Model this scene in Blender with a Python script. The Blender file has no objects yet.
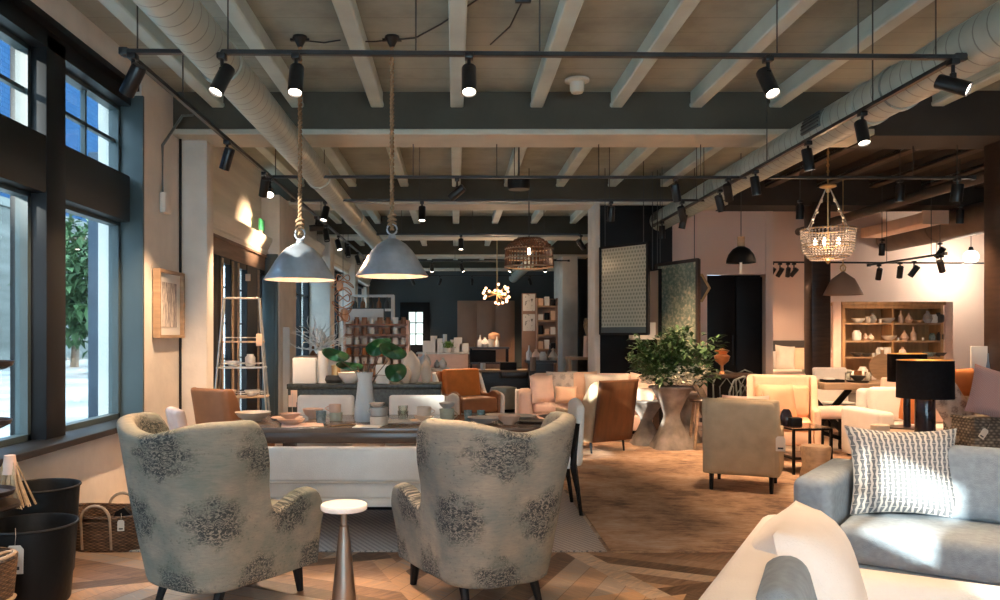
import bpy, bmesh, math, random
from mathutils import Vector, Matrix, noise
rnd = random.Random(7)
PI = math.pi
C = bpy.context.scene.collection
SC = bpy.context.scene
# ---------------------------------------------------------------- camera, sky, sun, exposure
cam_d = bpy.data.cameras.new('camera'); cam = bpy.data.objects.new('camera', cam_d); C.objects.link(cam)
cam.location = (0, 0, 1.5); cam.rotation_euler = (PI/2, 0, 0)
cam_d.sensor_width = 36; cam_d.lens = 28.8; cam_d.shift_x = 0.045; cam_d.shift_y = 0.035
cam_d.clip_start = 0.05; cam_d.clip_end = 300
SC.camera = cam
SC.view_settings.view_transform = 'Standard'; SC.view_settings.look = 'None'
SC.view_settings.gamma = 1; SC.view_settings.use_curve_mapping = False
SC.view_settings.exposure = 1.12
w = bpy.data.worlds.new('world'); SC.world = w; w.use_nodes = True
bg = w.node_tree.nodes['Background']; bg.inputs[0].default_value = (0.56, 0.76, .92, 1); bg.inputs[1].default_value = 5.0
sun_d = bpy.data.lights.new('sun', 'SUN'); sun_d.energy = 12; sun_d.angle = math.radians(0.6); sun_d.color = (1, .93, .82)
sun = bpy.data.objects.new('sun', sun_d); C.objects.link(sun)
sun.rotation_euler = Vector((.70, .71, -.34)).to_track_quat('-Z', 'Y').to_euler()
WARM = (1.0, .64, .38)
SPOT_W = 175
F = 800.0
def X(px, d): return (px-455)/F*d
def Z(py, d): return 1.5-(py-335)/F*d
# ---------------------------------------------------------------- node helper
class E:
    def __init__(s, nt, sock): s.nt = nt; s.k = sock
    def _m(s, op, *a):
        n = s.nt.nodes.new('ShaderNodeMath'); n.operation = op
        for i, v in enumerate((s,)+a):
            if isinstance(v, E): s.nt.links.new(v.k, n.inputs[i])
            else: n.inputs[i].default_value = v
        return E(s.nt, n.outputs[0])
    def __add__(s, o): return s._m('ADD', o)
    def __sub__(s, o): return s._m('SUBTRACT', o)
    def __mul__(s, o): return s._m('MULTIPLY', o)
    def __truediv__(s, o): return s._m('DIVIDE', o)
    def floor(s): return s._m('FLOOR')
    def fract(s): return s._m('FRACT')
    def abs(s): return s._m('ABSOLUTE')
    def sin(s): return s._m('SINE')
    def cos(s): return s._m('COSINE')
    def sqrt(s): return s._m('SQRT')
    def lt(s, o): return s._m('LESS_THAN', o)
    def gt(s, o): return s._m('GREATER_THAN', o)
    def mod(s, o): return s._m('FLOORED_MODULO', o)
    def maxi(s, o): return s._m('MAXIMUM', o)
    def mini(s, o): return s._m('MINIMUM', o)
    def atan2(s, o): return s._m('ARCTAN2', o)
    def clamp01(s):
        r = s._m('ADD', 0.0); r.k.node.use_clamp = True; return r
class G:
    """small wrapper round one node tree"""
    def __init__(s, m): s.nt = m.node_tree; s.b = s.nt.nodes['Principled BSDF']
    def coord(s, kind='Object'):
        n = s.nt.nodes.new('ShaderNodeTexCoord'); return n.outputs[kind]
    def xyz(s, sock):
        n = s.nt.nodes.new('ShaderNodeSeparateXYZ'); s.nt.links.new(sock, n.inputs[0]); return [E(s.nt, o) for o in n.outputs]
    def vec(s, x, y, z=0.0):
        n = s.nt.nodes.new('ShaderNodeCombineXYZ')
        for i, v in enumerate((x, y, z)):
            if isinstance(v, E): s.nt.links.new(v.k, n.inputs[i])
            else: n.inputs[i].default_value = v
        return n.outputs[0]
    def noise(s, v, scale, detail=3, rough=.5):
        n = s.nt.nodes.new('ShaderNodeTexNoise'); n.inputs['Scale'].default_value = scale; n.inputs['Detail'].default_value = detail
        n.inputs['Roughness'].default_value = rough
        s.nt.links.new(v, n.inputs['Vector']); return E(s.nt, n.outputs[0])
    def white(s, v):
        n = s.nt.nodes.new('ShaderNodeTexWhiteNoise'); s.nt.links.new(v, n.inputs['Vector']); return E(s.nt, n.outputs['Value'])
    def vor(s, v, scale, feat='F1'):
        n = s.nt.nodes.new('ShaderNodeTexVoronoi'); n.feature = feat; n.inputs['Scale'].default_value = scale
        s.nt.links.new(v, n.inputs['Vector']); return E(s.nt, n.outputs['Distance'])
    def ramp(s, f, stops, interp='LINEAR'):
        n = s.nt.nodes.new('ShaderNodeValToRGB'); n.color_ramp.interpolation = interp
        el = n.color_ramp.elements
        while len(el) < len(stops): el.new(.5)
        for e, (p, c) in zip(el, stops): e.position = p; e.color = (*c, 1)
        s.nt.links.new(f.k, n.inputs[0]); return n.outputs[0]
    def mix(s, f, a, b):
        n = s.nt.nodes.new('ShaderNodeMix'); n.data_type = 'RGBA'
        if isinstance(f, E): s.nt.links.new(f.k, n.inputs[0])
        else: n.inputs[0].default_value = f
        for i, v in ((6, a), (7, b)):
            if isinstance(v, tuple): n.inputs[i].default_value = (*v, 1)
            else: s.nt.links.new(v, n.inputs[i])
        return n.outputs[2]
    def out(s, col): s.nt.links.new(col, s.b.inputs['Base Color'])
    def bump(s, h, strength, dist=.01):
        n = s.nt.nodes.new('ShaderNodeBump'); n.inputs['Strength'].default_value = strength; n.inputs['Distance'].default_value = dist
        s.nt.links.new(h.k, n.inputs['Height']); s.nt.links.new(n.outputs[0], s.b.inputs['Normal'])
def newmat(name):
    m = bpy.data.materials.new(name); m.use_nodes = True; return m
def M(name, col, rough=.6, var=.12, scale=6, metal=0, bump=0, bscale=60, alt=None, trans=0, ior=1.45, stretch=None, spec=None):
    m = newmat(name); g = G(m)
    v = g.coord()
    if stretch:
        n = g.nt.nodes.new('ShaderNodeMapping'); n.inputs['Scale'].default_value = stretch; g.nt.links.new(v, n.inputs[0]); v = n.outputs[0]
    f = g.noise(v, scale, 4)
    a = tuple(c*(1-var) for c in col); b = tuple(min(1, c*(1+var)) for c in (alt or col))
    g.out(g.ramp(f, [(.3, a), (.7, b)]))
    g.b.inputs['Roughness'].default_value = rough; g.b.inputs['Metallic'].default_value = metal
    if spec is not None: g.b.inputs['Specular IOR Level'].default_value = spec
    if trans: g.b.inputs['Transmission Weight'].default_value = trans; g.b.inputs['IOR'].default_value = ior
    if bump: g.bump(g.noise(v, bscale, 3), bump)
    return m
def emit(name, col, strength):
    m = newmat(name); g = G(m); g.b.inputs['Base Color'].default_value = (*col, 1)
    g.b.inputs['Emission Color'].default_value = (*col, 1); g.b.inputs['Emission Strength'].default_value = strength
    return m
# ---------------------------------------------------------------- materials
m_floor = newmat('parquet'); g = G(m_floor); x, y, z = g.xyz(g.coord())
S = 1.3
xr = x*.94+y*.342; yr = y*.94-x*.342
cx_ = xr/S; cy_ = yr/S; fx = cx_.fract(); fy = cy_.fract(); par = (cx_.floor()+cy_.floor()).mod(2.0)
sg = par*2.0-1.0
dia = (fx+fy*sg)*S/.21
edge = fx.mini(fy).lt(.11)
idx = dia.floor()*(edge*-1.0+1.0) + edge*(fx.lt(.11)*31.0+17.0)
cell = g.vec(cx_.floor()*7.13+idx*1.7, cy_.floor()*3.71+idx*.37, idx)
rn = g.white(cell)
grainv = g.vec((x+y*sg)*3.0, (x-y*sg)*3.0, rn*9.0)
gr = g.noise(g.vec((x+y*sg)*2.0, (x-y*sg)*14.0, rn*9.0), 2.0, 5, .65)
colr = g.ramp((rn*.9+gr*.55-.22).clamp01(), [(.08, (.10, .058, .035)), (.30, (.30, .17, .10)), (.48, (.42, .28, .19)), (.64, (.56, .33, .18)), (.82, (.36, .31, .27)), (1.0, (.66, .47, .32))])
seam = (dia.fract()-.5).abs().gt(.482)
g.out(g.mix(seam*.6, colr, (.09, .05, .03))); g.b.inputs['Roughness'].default_value = .42; g.bump(gr, .15)
m_ceil = newmat('painted_ceiling_boards'); g = G(m_ceil); v = g.coord(); x, y, z = g.xyz(v)
f = g.noise(v, .9, 6, .6); ln = (y/.3).fract().lt(.025)
g.out(g.mix(ln*.45, g.ramp(f, [(.3, (.20, .225, .19)), (.5, (.34, .37, .32)), (.72, (.44, .47, .41))]), (.1, .1, .09))); g.b.inputs['Roughness'].default_value = .8
m_joist = M('painted_joist', (.56, .65, .61), .5, .14, 1.8, bump=.15, bscale=9)  # pale teal tone includes the window light on the joist sides
m_beam = M('grey_painted_beam', (.080, .076, .058), .85, .12, 2.2, bump=.3, bscale=14)
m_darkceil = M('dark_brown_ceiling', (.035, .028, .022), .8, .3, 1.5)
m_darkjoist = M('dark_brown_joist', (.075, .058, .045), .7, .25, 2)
m_beamlo = M('beam_flange', (.60, .585, .50), .6, .1, 2.0)
m_plaster = M('cream_plaster', (.78, .72, .64), .85, .10, 2.5, bump=.5, bscale=11)
m_upper = M('board_formed_wall', (.80, .78, .69), .85, .10, 1.5, bump=.3, bscale=9, stretch=(1, .4, 5))
m_pink = M('peach_wall', (.78, .60, .51), .85, .04, 1.2)
m_farwall = M('slate_blue_wall', (.07, .088, .095), .8, .1, 1.0)
m_black = M('black_panel', (.007, .007, .008), .5, .3, 2.0, spec=.2)
m_frame = M('dark_bronze_frame', (.009, .0095, .011), .42, .2, 3.0, spec=.3)
m_reveal = M('teal_grey_reveal', (.055, .08, .085), .4, .12, 2.0)
m_duct = newmat('spiral_duct'); g = G(m_duct); v = g.coord(); x, y, z = g.xyz(v)
rib = ((y/.13+x*.4).fract()-.5).abs().gt(.455)
g.out(g.mix(rib*.55, g.ramp(g.noise(v, 3, 4), [(.3, (.40, .46, .42)), (.7, (.52, .57, .52))]), (.10, .10, .09))); g.b.inputs['Roughness'].default_value = .42; g.b.inputs['Metallic'].default_value = .25
g.bump(((y/.13+x*.4).fract()-.5).abs().gt(.46), .8, .006)
m_rail = M('black_rail', (.02, .022, .024), .35, .2, 5)
m_rod = M('dark_rod', (.05, .05, .048), .5, .2, 5)
m_head = M('black_lamp_metal', (.012, .012, .013), .3, .2, 8, spec=.4)
m_lens = emit('lit_lens', (1, .86, .70), 9)
m_lensoff = M('unlit_lens', (.35, .35, .33), .2, .1, 8)
m_bulb = emit('glowing_bulb', (1, .80, .55), 25)
m_smallbulb = emit('small_bulb', (1, .78, .52), 9)
m_globe = emit('opal_globe', (1, .95, .88), 1.3)
def damask(name, c1, c2, ink, su=.42, sv=.36, off=0.0, R0=.162):
    m = newmat(name); g = G(m); uvn = g.nt.nodes.new('ShaderNodeUVMap'); uvn.uv_map = 'UVMap'
    u, v, _ = g.xyz(uvn.outputs[0]); vv = g.vec(u, v); k = R0/.162
    wob = (g.noise(vv, 14/k, 3)-.5)*.035*k; u = u+wob+off; v = v+wob
    row = (v/sv).floor(); fu = ((u/su+row*.5).fract()-.5)*su; fv = ((v/sv).fract()-.5)*sv
    r = (fu*fu*1.1+fv*fv).sqrt(); th = fv.atan2(fu)
    R = (th*8.0).cos()*.012*k+R0+(g.noise(vv, 13/k, 4, .65)-.52)*.17*k
    inside = ((R-r)/(.06*k)).clamp01()
    mir = g.vec(fu.abs(), fv.abs(), row*.37)
    sc = g.noise(mir, 20/k, 2, .5); sc2 = g.noise(mir, 44/k, 1, .5)
    petal = ((((sc*10.0).fract()-.5).abs()*-1.0+.36)*7.0).clamp01()
    scroll = ((((sc2*7.0).fract()-.5).abs()*-1.0+.22)*6.0).clamp01()
    petal = petal.maxi((((r*(42/k)).fract()-.5).abs()*-1.0+.16)*5.0).clamp01()
    crumb = ((g.noise(vv, 60/k, 4, .8)-.385)*9.0).clamp01()*((g.noise(vv, 9/k, 2)-.25)*3.0).clamp01()
    ink_f = (petal*.95+scroll*.7).clamp01()*inside*(crumb*1.6).clamp01()
    stray = ((g.noise(vv, 48/k, 5, .75)-.56)*12.0).clamp01()*.75
    f = (ink_f+stray*((g.noise(vv, 5/k, 3)-.42)*4.0).clamp01()).clamp01()
    base = g.ramp(g.noise(vv, 4.5/k, 5, .65), [(.32, c1), (.68, c2)])
    worn = g.noise(g.vec(u*18, v*150), 1.0, 3, .7)
    base2 = g.mix((worn-.35).clamp01()*.9, base, tuple(c*.5 for c in c1))
    g.out(g.mix(f*.93, base2, ink)); g.b.inputs['Roughness'].default_value = .85
    g.bump(g.noise(vv, 200, 2), .2)
    return m
m_damask = damask('faded_damask', (.15, .175, .15), (.30, .265, .21), (.014, .022, .026))
m_cream = M('cream_linen', (.68, .62, .54), .9, .06, 8, bump=.3, bscale=180)
m_white = M('white_linen', (.80, .76, .72), .9, .05, 5, bump=.3, bscale=150)
m_offwh = M('off_white_linen', (.72, .71, .67), .9, .05, 7, bump=.3, bscale=180)
m_khaki = M('khaki_linen', (.50, .385, .25), .9, .10, 9, bump=.3, bscale=180)
m_bluegrey = M('blue_grey_linen', (.255, .315, .37), .9, .12, 30, bump=.4, bscale=220)
m_palegreen = M('pale_sage_linen', (.56, .57, .49), .9, .06, 7, bump=.2, bscale=150)
m_peach = M('peach_leather', (.74, .42, .25), .55, .08, 5)
m_peachfab = M('peach_fabric', (.74, .50, .35), .85, .06, 6)
m_blush = M('blush_linen', (.80, .57, .47), .9, .06, 7, bump=.2, bscale=150)
m_orange = M('orange_leather', (.66, .20, .035), .5, .14, 6)
m_rust = M('rust_velvet', (.58, .19, .05), .7, .14, 6)
m_tan = M('tan_leather', (.27, .115, .05), .42, .14, 7)
m_tan2 = M('russet_leather', (.11, .038, .013), .38, .25, 4, stretch=(3, 3, .6))
m_darkwood = M('dark_wood', (.045, .026, .018), .35, .3, 4, stretch=(1, 1, 6))
m_tablewood = M('walnut_table_wood', (.075, .05, .038), .25, .3, 5, stretch=(.6, 5, 5))
m_tabletop = M('walnut_table_top', (.13, .092, .07), .16, .25, 5, stretch=(.6, 6, 6))
m_wood = M('natural_oak', (.42, .27, .155), .5, .2, 4, stretch=(1, 1, 7))
m_wood2 = M('weathered_oak', (.36, .25, .16), .55, .25, 4, stretch=(.7, 6, 6))
m_cabwood = M('honey_pine', (.46, .27, .125), .5, .22, 3, stretch=(5, 5, .6))
m_cabdoor = M('brown_cabinet_paint', (.36, .215, .145), .5, .08, 2)
m_marble = M('white_marble', (.84, .80, .76), .2, .06, 9)
m_pewter = M('brushed_pewter', (.30, .24, .20), .28, .12, 6, metal=.9, stretch=(1, 1, .2))
m_galv = M('galvanised_steel', (.52, .56, .62), .36, .30, 5, metal=.55)
m_galvin = M('shade_inside', (.52, .42, .34), .5, .25, 9)
m_rope = M('jute_rope', (.36, .22, .12), .9, .3, 30, bump=.8, bscale=90)
m_concrete = M('weathered_concrete', (.25, .215, .19), .8, .5, 5, bump=.5, bscale=20)
m_slate = M('dark_speckled_stone', (.03, .036, .03), .35, .7, 30)
m_ceram = M('cream_glaze', (.60, .50, .40), .35, .12, 8)
m_ceram2 = M('blush_glaze', (.62, .42, .31), .35, .10, 8)
m_ceram3 = M('celadon_glaze', (.42, .44, .34), .3, .15, 8)
m_ceramg = M('grey_glaze', (.38, .37, .35), .35, .15, 8)
m_ceramw = M('white_glaze', (.80, .78, .74), .3, .05, 8)
m_ceramd = M('dark_stoneware', (.06, .055, .05), .4, .3, 8)
m_teal = M('teal_glass', (.16, .24, .26), .1, .4, 40, spec=.8)
m_glass = M('clear_glass', (.93, .97, .97), .03, .02, 8, trans=.95)
m_rattan = None
def weave_mat(name, c1, c2, sx=.035, sz=.02):
    m = newmat(name); g = G(m); v = g.coord(); x, y, z = g.xyz(v)
    t = (x+y); row = (z/sz).floor(); a = ((t/sx+row*.5).fract()-.5).abs(); b = ((z/sz).fract()-.5).abs()
    h = (a*-1.6+1.0)*(b*-1.5+1.0)
    rn = g.white(g.vec((t/sx+row*.5).floor(), row, 0.0))
    g.out(g.ramp((h*.7+rn*.35).clamp01(), [(.25, tuple(c*.35 for c in c1)), (.6, c1), (.95, c2)]))
    g.b.inputs['Roughness'].default_value = .75; g.bump(h, .9, .01); return m
m_rattan = weave_mat('brown_rattan', (.17, .085, .04), (.30, .165, .085), .05, .011)
m_wicker = weave_mat('grey_wicker', (.23, .19, .15), (.42, .36, .29), .05, .028)
m_wickhandle = M('pale_cane', (.42, .30, .20), .6, .2, 20)
m_bucket = M('black_bucket', (.007, .0075, .008), .5, .25, 5, bump=.2, bscale=30, spec=.25)
m_tag = M('paper_tag', (.74, .68, .60), .8, .04, 8)
m_string = M('string', (.55, .45, .35), .9, .1, 20)
m_ink = M('tag_print', (.05, .05, .05), .8, .1, 9)
m_leaf = M('deep_green_leaf', (.012, .075, .025), .35, .4, 9)
m_leaf2 = M('shrub_leaf', (.035, .085, .025), .45, .5, 14)
m_stem = M('brown_stem', (.12, .08, .05), .7, .2, 9)
m_flower = M('white_blossom', (.62, .60, .50), .8, .2, 30)
m_dry = M('dried_grass', (.55, .40, .25), .9, .25, 30)
m_cane = M('white_driftwood', (.78, .74, .68), .7, .1, 12)
m_copper = M('copper_wire', (.62, .27, .12), .3, .2, 8, metal=.7)
m_brass = M('antique_brass', (.55, .36, .17), .35, .2, 8, metal=.8)
m_silver = M('tarnished_silver', (.50, .48, .44), .35, .2, 8, metal=.7)
m_bead = M('smoky_crystal_beads', (.42, .37, .34), .15, .35, 60, spec=.9)
m_paper = M('white_card', (.80, .78, .74), .8, .04, 4)
m_sign = M('green_acrylic', (.06, .50, .22), .3, .1, 8)
m_grille = M('grille_metal', (.16, .18, .17), .4, .1, 40)
m_goldin = M('gold_lining', (.75, .50, .20), .3, .1, 9, metal=.7)
m_shadeblk = M('black_drum_fabric', (.006, .006, .008), .8, .3, 30, spec=.15)
m_blkgloss = M('black_ceramic', (.018, .014, .022), .12, .3, 6)
def stripes(name, c1, c2, period, axis=0, duty=.5, wob=.2):
    m = newmat(name); g = G(m); v = g.coord(); c = g.xyz(v); f = ((c[axis]+g.noise(v, 6, 3)*period*wob)/period).fract()
    nn = g.noise(v, 70, 2, .6)
    g.out(g.mix((f.gt(duty)*.8+nn*.2), c1, c2)); g.b.inputs['Roughness'].default_value = .95; g.bump(nn, .5); return m
m_rug1 = newmat('striped_flatweave'); g = G(m_rug1); v = g.coord(); x, y, z = g.xyz(v)
f = (((x*1.0+y*.55)/.045).fract()-.5).abs(); tick = (((x-y*1.8)/.03).fract()).gt(.45)
g.out(g.mix((f.gt(.26)*tick*.75+g.noise(v, 40, 2)*.2), (.52, .46, .42), (.17, .17, .18))); g.b.inputs['Roughness'].default_value = .95
m_rug2 = newmat('distressed_brown_rug'); g = G(m_rug2); v = g.coord(); x, y, z = g.xyz(v)
big = g.noise(v, 1.5, 6, .7); fine = g.noise(g.vec(x*9, y*34), 1.0, 5, .75); orn = g.noise(g.vec(x*5, y*12), 1.0, 4, .7)
g.out(g.ramp((big*.95+fine*.42+orn*.36-.37).clamp01(), [(.26, (.07, .055, .052)), (.38, (.24, .145, .095)), (.52, (.46, .29, .18)), (.75, (.60, .47, .37))]))
g.b.inputs['Roughness'].default_value = .95; g.bump(fine, .5)
m_rugborder = M('rug_border', (.30, .19, .13), .95, .25, 8)
m_zig = newmat('grey_zigzag_fabric'); g = G(m_zig); uvn = g.nt.nodes.new('ShaderNodeUVMap'); uvn.uv_map = 'UVMap'
u, v, _ = g.xyz(uvn.outputs[0])
col = (u/.030).floor(); v2 = (v/.058+col*.5).fract(); wv = (((v2-.5).abs())*.5+.16); f = (((u/.030).fract()-.5).abs()).lt(wv*1.0); br = v2.gt(.06)
g.out(g.mix(f*br*.92, (.62, .60, .56), (.115, .13, .15))); g.b.inputs['Roughness'].default_value = .9
m_pinkw = newmat('pink_woven'); g = G(m_pinkw); uvn = g.nt.nodes.new('ShaderNodeUVMap'); uvn.uv_map = 'UVMap'
u, v, _ = g.xyz(uvn.outputs[0]); f = (((u+v)/.02).fract()).lt(.5)*(((u-v)/.02).fract()).lt(.6)
g.out(g.mix(f*.6, (.60, .34, .30), (.72, .50, .44))); g.b.inputs['Roughness'].default_value = .9
m_kilim = damask('brown_kilim', (.42, .30, .22), (.55, .42, .33), (.10, .05, .035), .12, .12, R0=.05)
m_greyfloral = damask('grey_floral', (.60, .52, .46), (.68, .60, .53), (.25, .22, .20), .16, .15, R0=.06)
m_pinkfloral = damask('pink_floral', (.82, .66, .58), (.86, .72, .64), (.55, .28, .22), .2, .18, R0=.07)
m_perf = newmat('perforated_screen'); g = G(m_perf); x, y, z = g.xyz(g.coord()); p = .055
r_ = (z/p).floor(); a = ((x/p+r_*.5).fract()-.5); b = ((z/p).fract()-.5); dd = (a*a+b*b).sqrt()
g.out(g.mix(dd.lt(.32)*.75, (.44, .43, .34), (.17, .18, .15))); g.b.inputs['Roughness'].default_value = .35; g.b.inputs['Metallic'].default_value = .3
m_wallp = newmat('sage_floral_panel'); g = G(m_wallp); v = g.coord()
f = ((g.noise(v, 17, 4, .6)-.45)*7.0).clamp01(); f2 = ((g.vor(v, 14)-.25)*5.0).clamp01()
g.out(g.mix(f*.8, (.22, .28, .21), g.ramp(f2, [(0, (.85, .72, .5)), (1, (.52, .52, .38))]))); g.b.inputs['Roughness'].default_value = .5
m_brick = newmat('blue_grey_brick'); g = G(m_brick); n = g.nt.nodes.new('ShaderNodeTexBrick'); x, y, z = g.xyz(g.coord())
g.nt.links.new(g.vec(y, z), n.inputs[0]); n.inputs['Scale'].default_value = 1.0; n.inputs['Brick Width'].default_value = .8; n.inputs['Row Height'].default_value = .28
n.inputs['Mortar Size'].default_value = .02
n.inputs['Color1'].default_value = (.022, .055, .115, 1); n.inputs['Color2'].default_value = (.028, .066, .13, 1); n.inputs['Mortar'].default_value = (.013, .036, .075, 1); g.out(n.outputs[0]); g.b.inputs['Roughness'].default_value = .95; g.b.inputs['Specular IOR Level'].default_value = 0
m_side = M('pale_paving', (.36, .35, .33), .95, .35, .5, spec=.1)
m_stone = M('stone_facade', (.13, .135, .125), .95, .3, .35, stretch=(1, .3, 3), spec=0)
m_pier = M('blue_grey_pier', (.055, .070, .092), .95, .15, 2, spec=0)
m_tree = M('tree_foliage', (.05, .10, .035), .8, .5, 1.5)
m_print = newmat('botanical_print'); g = G(m_print); v = g.coord(); x, y, z = g.xyz(v)
f = ((g.noise(v, 9, 4, .6)-.55)*12.0).clamp01()*(x.abs().lt(.10)); g.out(g.mix(f, (.80, .77, .70), (.06, .08, .05)))
m_artprint = newmat('abstract_art_print'); g = G(m_artprint); v = g.coord(); x, y, z = g.xyz(v)
f = g.noise(g.vec(x*6, y*9, z*2), 2.0, 5, .7); g.out(g.ramp(f, [(.35, (.06, .06, .07)), (.5, (.40, .36, .34)), (.6, (.78, .70, .62))]))
# window glass
m_pane = newmat('window_glass'); nt = m_pane.node_tree; nt.nodes.remove(nt.nodes['Principled BSDF'])
o = nt.nodes['Material Output']; t = nt.nodes.new('ShaderNodeBsdfTransparent'); t.inputs[0].default_value = (.93, .97, .98, 1)
gl = nt.nodes.new('ShaderNodeBsdfGlossy'); gl.inputs['Roughness'].default_value = .02; fr = nt.nodes.new('ShaderNodeLayerWeight'); fr.inputs[0].default_value = .12
mx = nt.nodes.new('ShaderNodeMixShader'); nt.links.new(fr.outputs['Facing'], mx.inputs[0]); nt.links.new(t.outputs[0], mx.inputs[1]); nt.links.new(gl.outputs[0], mx.inputs[2]); nt.links.new(mx.outputs[0], o.inputs[0])
def clearglass(name, tint):
    m = newmat(name); nt = m.node_tree; nt.nodes.remove(nt.nodes['Principled BSDF'])
    o = nt.nodes['Material Output']; t = nt.nodes.new('ShaderNodeBsdfTransparent'); t.inputs[0].default_value = (*tint, 1)
    gl = nt.nodes.new('ShaderNodeBsdfGlossy'); gl.inputs['Roughness'].default_value = .04; fr = nt.nodes.new('ShaderNodeLayerWeight'); fr.inputs[0].default_value = .35
    mx = nt.nodes.new('ShaderNodeMixShader'); nt.links.new(fr.outputs['Facing'], mx.inputs[0]); nt.links.new(t.outputs[0], mx.inputs[1]); nt.links.new(gl.outputs[0], mx.inputs[2]); nt.links.new(mx.outputs[0], o.inputs[0])
    return m
m_frost = M('milky_glass', (.86, .90, .90), .12, .03, 6, trans=.6, ior=1.2)
m_clear = clearglass('drinking_glass', (.90, .94, .93))
# ---------------------------------------------------------------- mesh builder
class B:
    def __init__(s): s.m = bmesh.new(); s.uv = s.m.loops.layers.uv.new('UVMap')
    def _x(s, vs, rot, c):
        if rot is not None:
            R = Matrix.Rotation(rot[2], 3, 'Z') @ Matrix.Rotation(rot[1], 3, 'Y') @ Matrix.Rotation(rot[0], 3, 'X')
            for v in vs: v.co = R @ v.co
        for v in vs: v.co += Vector(c)
    def box(s, c, d, bev=0, rot=None, seg=2, taper=None):
        r = bmesh.ops.create_cube(s.m, size=1); vs = r['verts']
        for v in vs:
            v.co = Vector((v.co.x*d[0], v.co.y*d[1], v.co.z*d[2]))
            if taper and v.co.z < 0: v.co.x *= taper; v.co.y *= taper
        if bev:
            es = list({e for v in vs for e in v.link_edges})
            rr = bmesh.ops.bevel(s.m, geom=es+vs, offset=min(bev, min(d)*.49), segments=seg, profile=.5, affect='EDGES')
            vs = list({v for f in rr['faces'] for v in f.verts} | {v for v in vs if v.is_valid})
        s._x(vs, rot, c); return s
    def cyl(s, p0, p1, r0, r1=None, n=12, cap=True):
        p0 = Vector(p0); p1 = Vector(p1); r1 = r0 if r1 is None else r1
        q = (p1-p0).to_track_quat('Z', 'Y'); a = []; b = []
        for i in range(n):
            t = 2*PI*i/n; u = Vector((math.cos(t), math.sin(t), 0))
            a.append(s.m.verts.new(p0+q@(u*r0))); b.append(s.m.verts.new(p1+q@(u*r1)))
        for i in range(n): s.m.faces.new((a[i], a[(i+1) % n], b[(i+1) % n], b[i]))
        if cap: s.m.faces.new(a[::-1]); s.m.faces.new(b)
        return s
    def tube(s, pts, r, n=8, closed=False):
        pts = [Vector(p) for p in pts]; rings = []; N = len(pts)
        up = Vector((0, 0, 1))
        for i, p in enumerate(pts):
            if closed: t = pts[(i+1) % N]-pts[i-1]
            else: t = pts[min(i+1, N-1)]-pts[max(i-1, 0)]
            t.normalize(); a = t.cross(up)
            if a.length < .05: a = t.cross(Vector((1, 0, 0)))
            a.normalize(); b = t.cross(a); rr = r[i] if isinstance(r, (list, tuple)) else r
            rings.append([s.m.verts.new(p+a*math.cos(2*PI*k/n)*rr+b*math.sin(2*PI*k/n)*rr) for k in range(n)])
        for i in range(N if closed else N-1):
            A = rings[i]; D = rings[(i+1) % N]
            for k in range(n): s.m.faces.new((A[k], A[(k+1) % n], D[(k+1) % n], D[k]))
        if not closed: s.m.faces.new(rings[0][::-1]); s.m.faces.new(rings[-1])
        return s
    def lathe(s, prof, n=24, c=(0, 0, 0), sx=1, sy=1):
        rings = []
        for r, z in prof:
            if r < 1e-5: rings.append([s.m.verts.new((c[0], c[1], c[2]+z))])
            else: rings.append([s.m.verts.new((c[0]+r*sx*math.cos(2*PI*k/n), c[1]+r*sy*math.sin(2*PI*k/n), c[2]+z)) for k in range(n)])
        for A, D in zip(rings, rings[1:]):
            for k in range(n):
                k2 = (k+1) % n
                if len(A) == 1 and len(D) == 1: continue
                if len(A) == 1: s.m.faces.new((A[0], D[k2], D[k]))
                elif len(D) == 1: s.m.faces.new((A[k], A[k2], D[0]))
                else: s.m.faces.new((A[k], A[k2], D[k2], D[k]))
        return s
    def prism(s, poly, y0, y1, ax='y'):
        def P(a, b, t): return {'y': (a, t, b), 'x': (t, a, b), 'z': (a, b, t)}[ax]
        A = [s.m.verts.new(P(a, b, y0)) for a, b in poly]; D = [s.m.verts.new(P(a, b, y1)) for a, b in poly]; n = len(A)
        s.m.faces.new(A); s.m.faces.new(D[::-1])
        for i in range(n): s.m.faces.new((A[i], D[i], D[(i+1) % n], A[(i+1) % n]))
        return s
    def grid(s, fn, nu, nv, uvfn=None, closeu=False):
        V = [[s.m.verts.new(fn(i/nu, j/nv)) for j in range(nv+1)] for i in range(nu+(0 if closeu else 1))]
        for i in range(nu):
            for j in range(nv):
                i2 = (i+1) % len(V)
                f = s.m.faces.new((V[i][j], V[i2][j], V[i2][j+1], V[i][j+1]))
                if uvfn:
                    for l, (a, b) in zip(f.loops, ((i, j), (i+1, j), (i+1, j+1), (i, j+1))): l[s.uv].uv = uvfn(a/nu, b/nv)
        return s
    def pillow(s, w, h, t, c=(0, 0, 0), rot=None, n=12, base=True, pinch=.06):
        """upright cushion in the XZ plane, resting on z=0 of its own frame"""
        vs0 = set(s.m.verts)
        for sgn in (1, -1):
            def fn(a, b):
                u = 2*a-1; v = 2*b-1
                x = w/2*u*(1-pinch*(1-v*v)); z = h/2*v*(1-pinch*(1-u*u))
                th = t/2*(max(0, (1-u**4)*(1-v**4)))**.55
                return (x, sgn*th, z+(h/2 if base else 0))
            s.grid(fn, n, n, lambda a, b: (a*w, b*h))
        vs = [v for v in s.m.verts if v not in vs0]
        bmesh.ops.remove_doubles(s.m, verts=vs, dist=1e-5)
        vs = [v for v in s.m.verts if v not in vs0]
        s._x(vs, rot, c); return s
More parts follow.
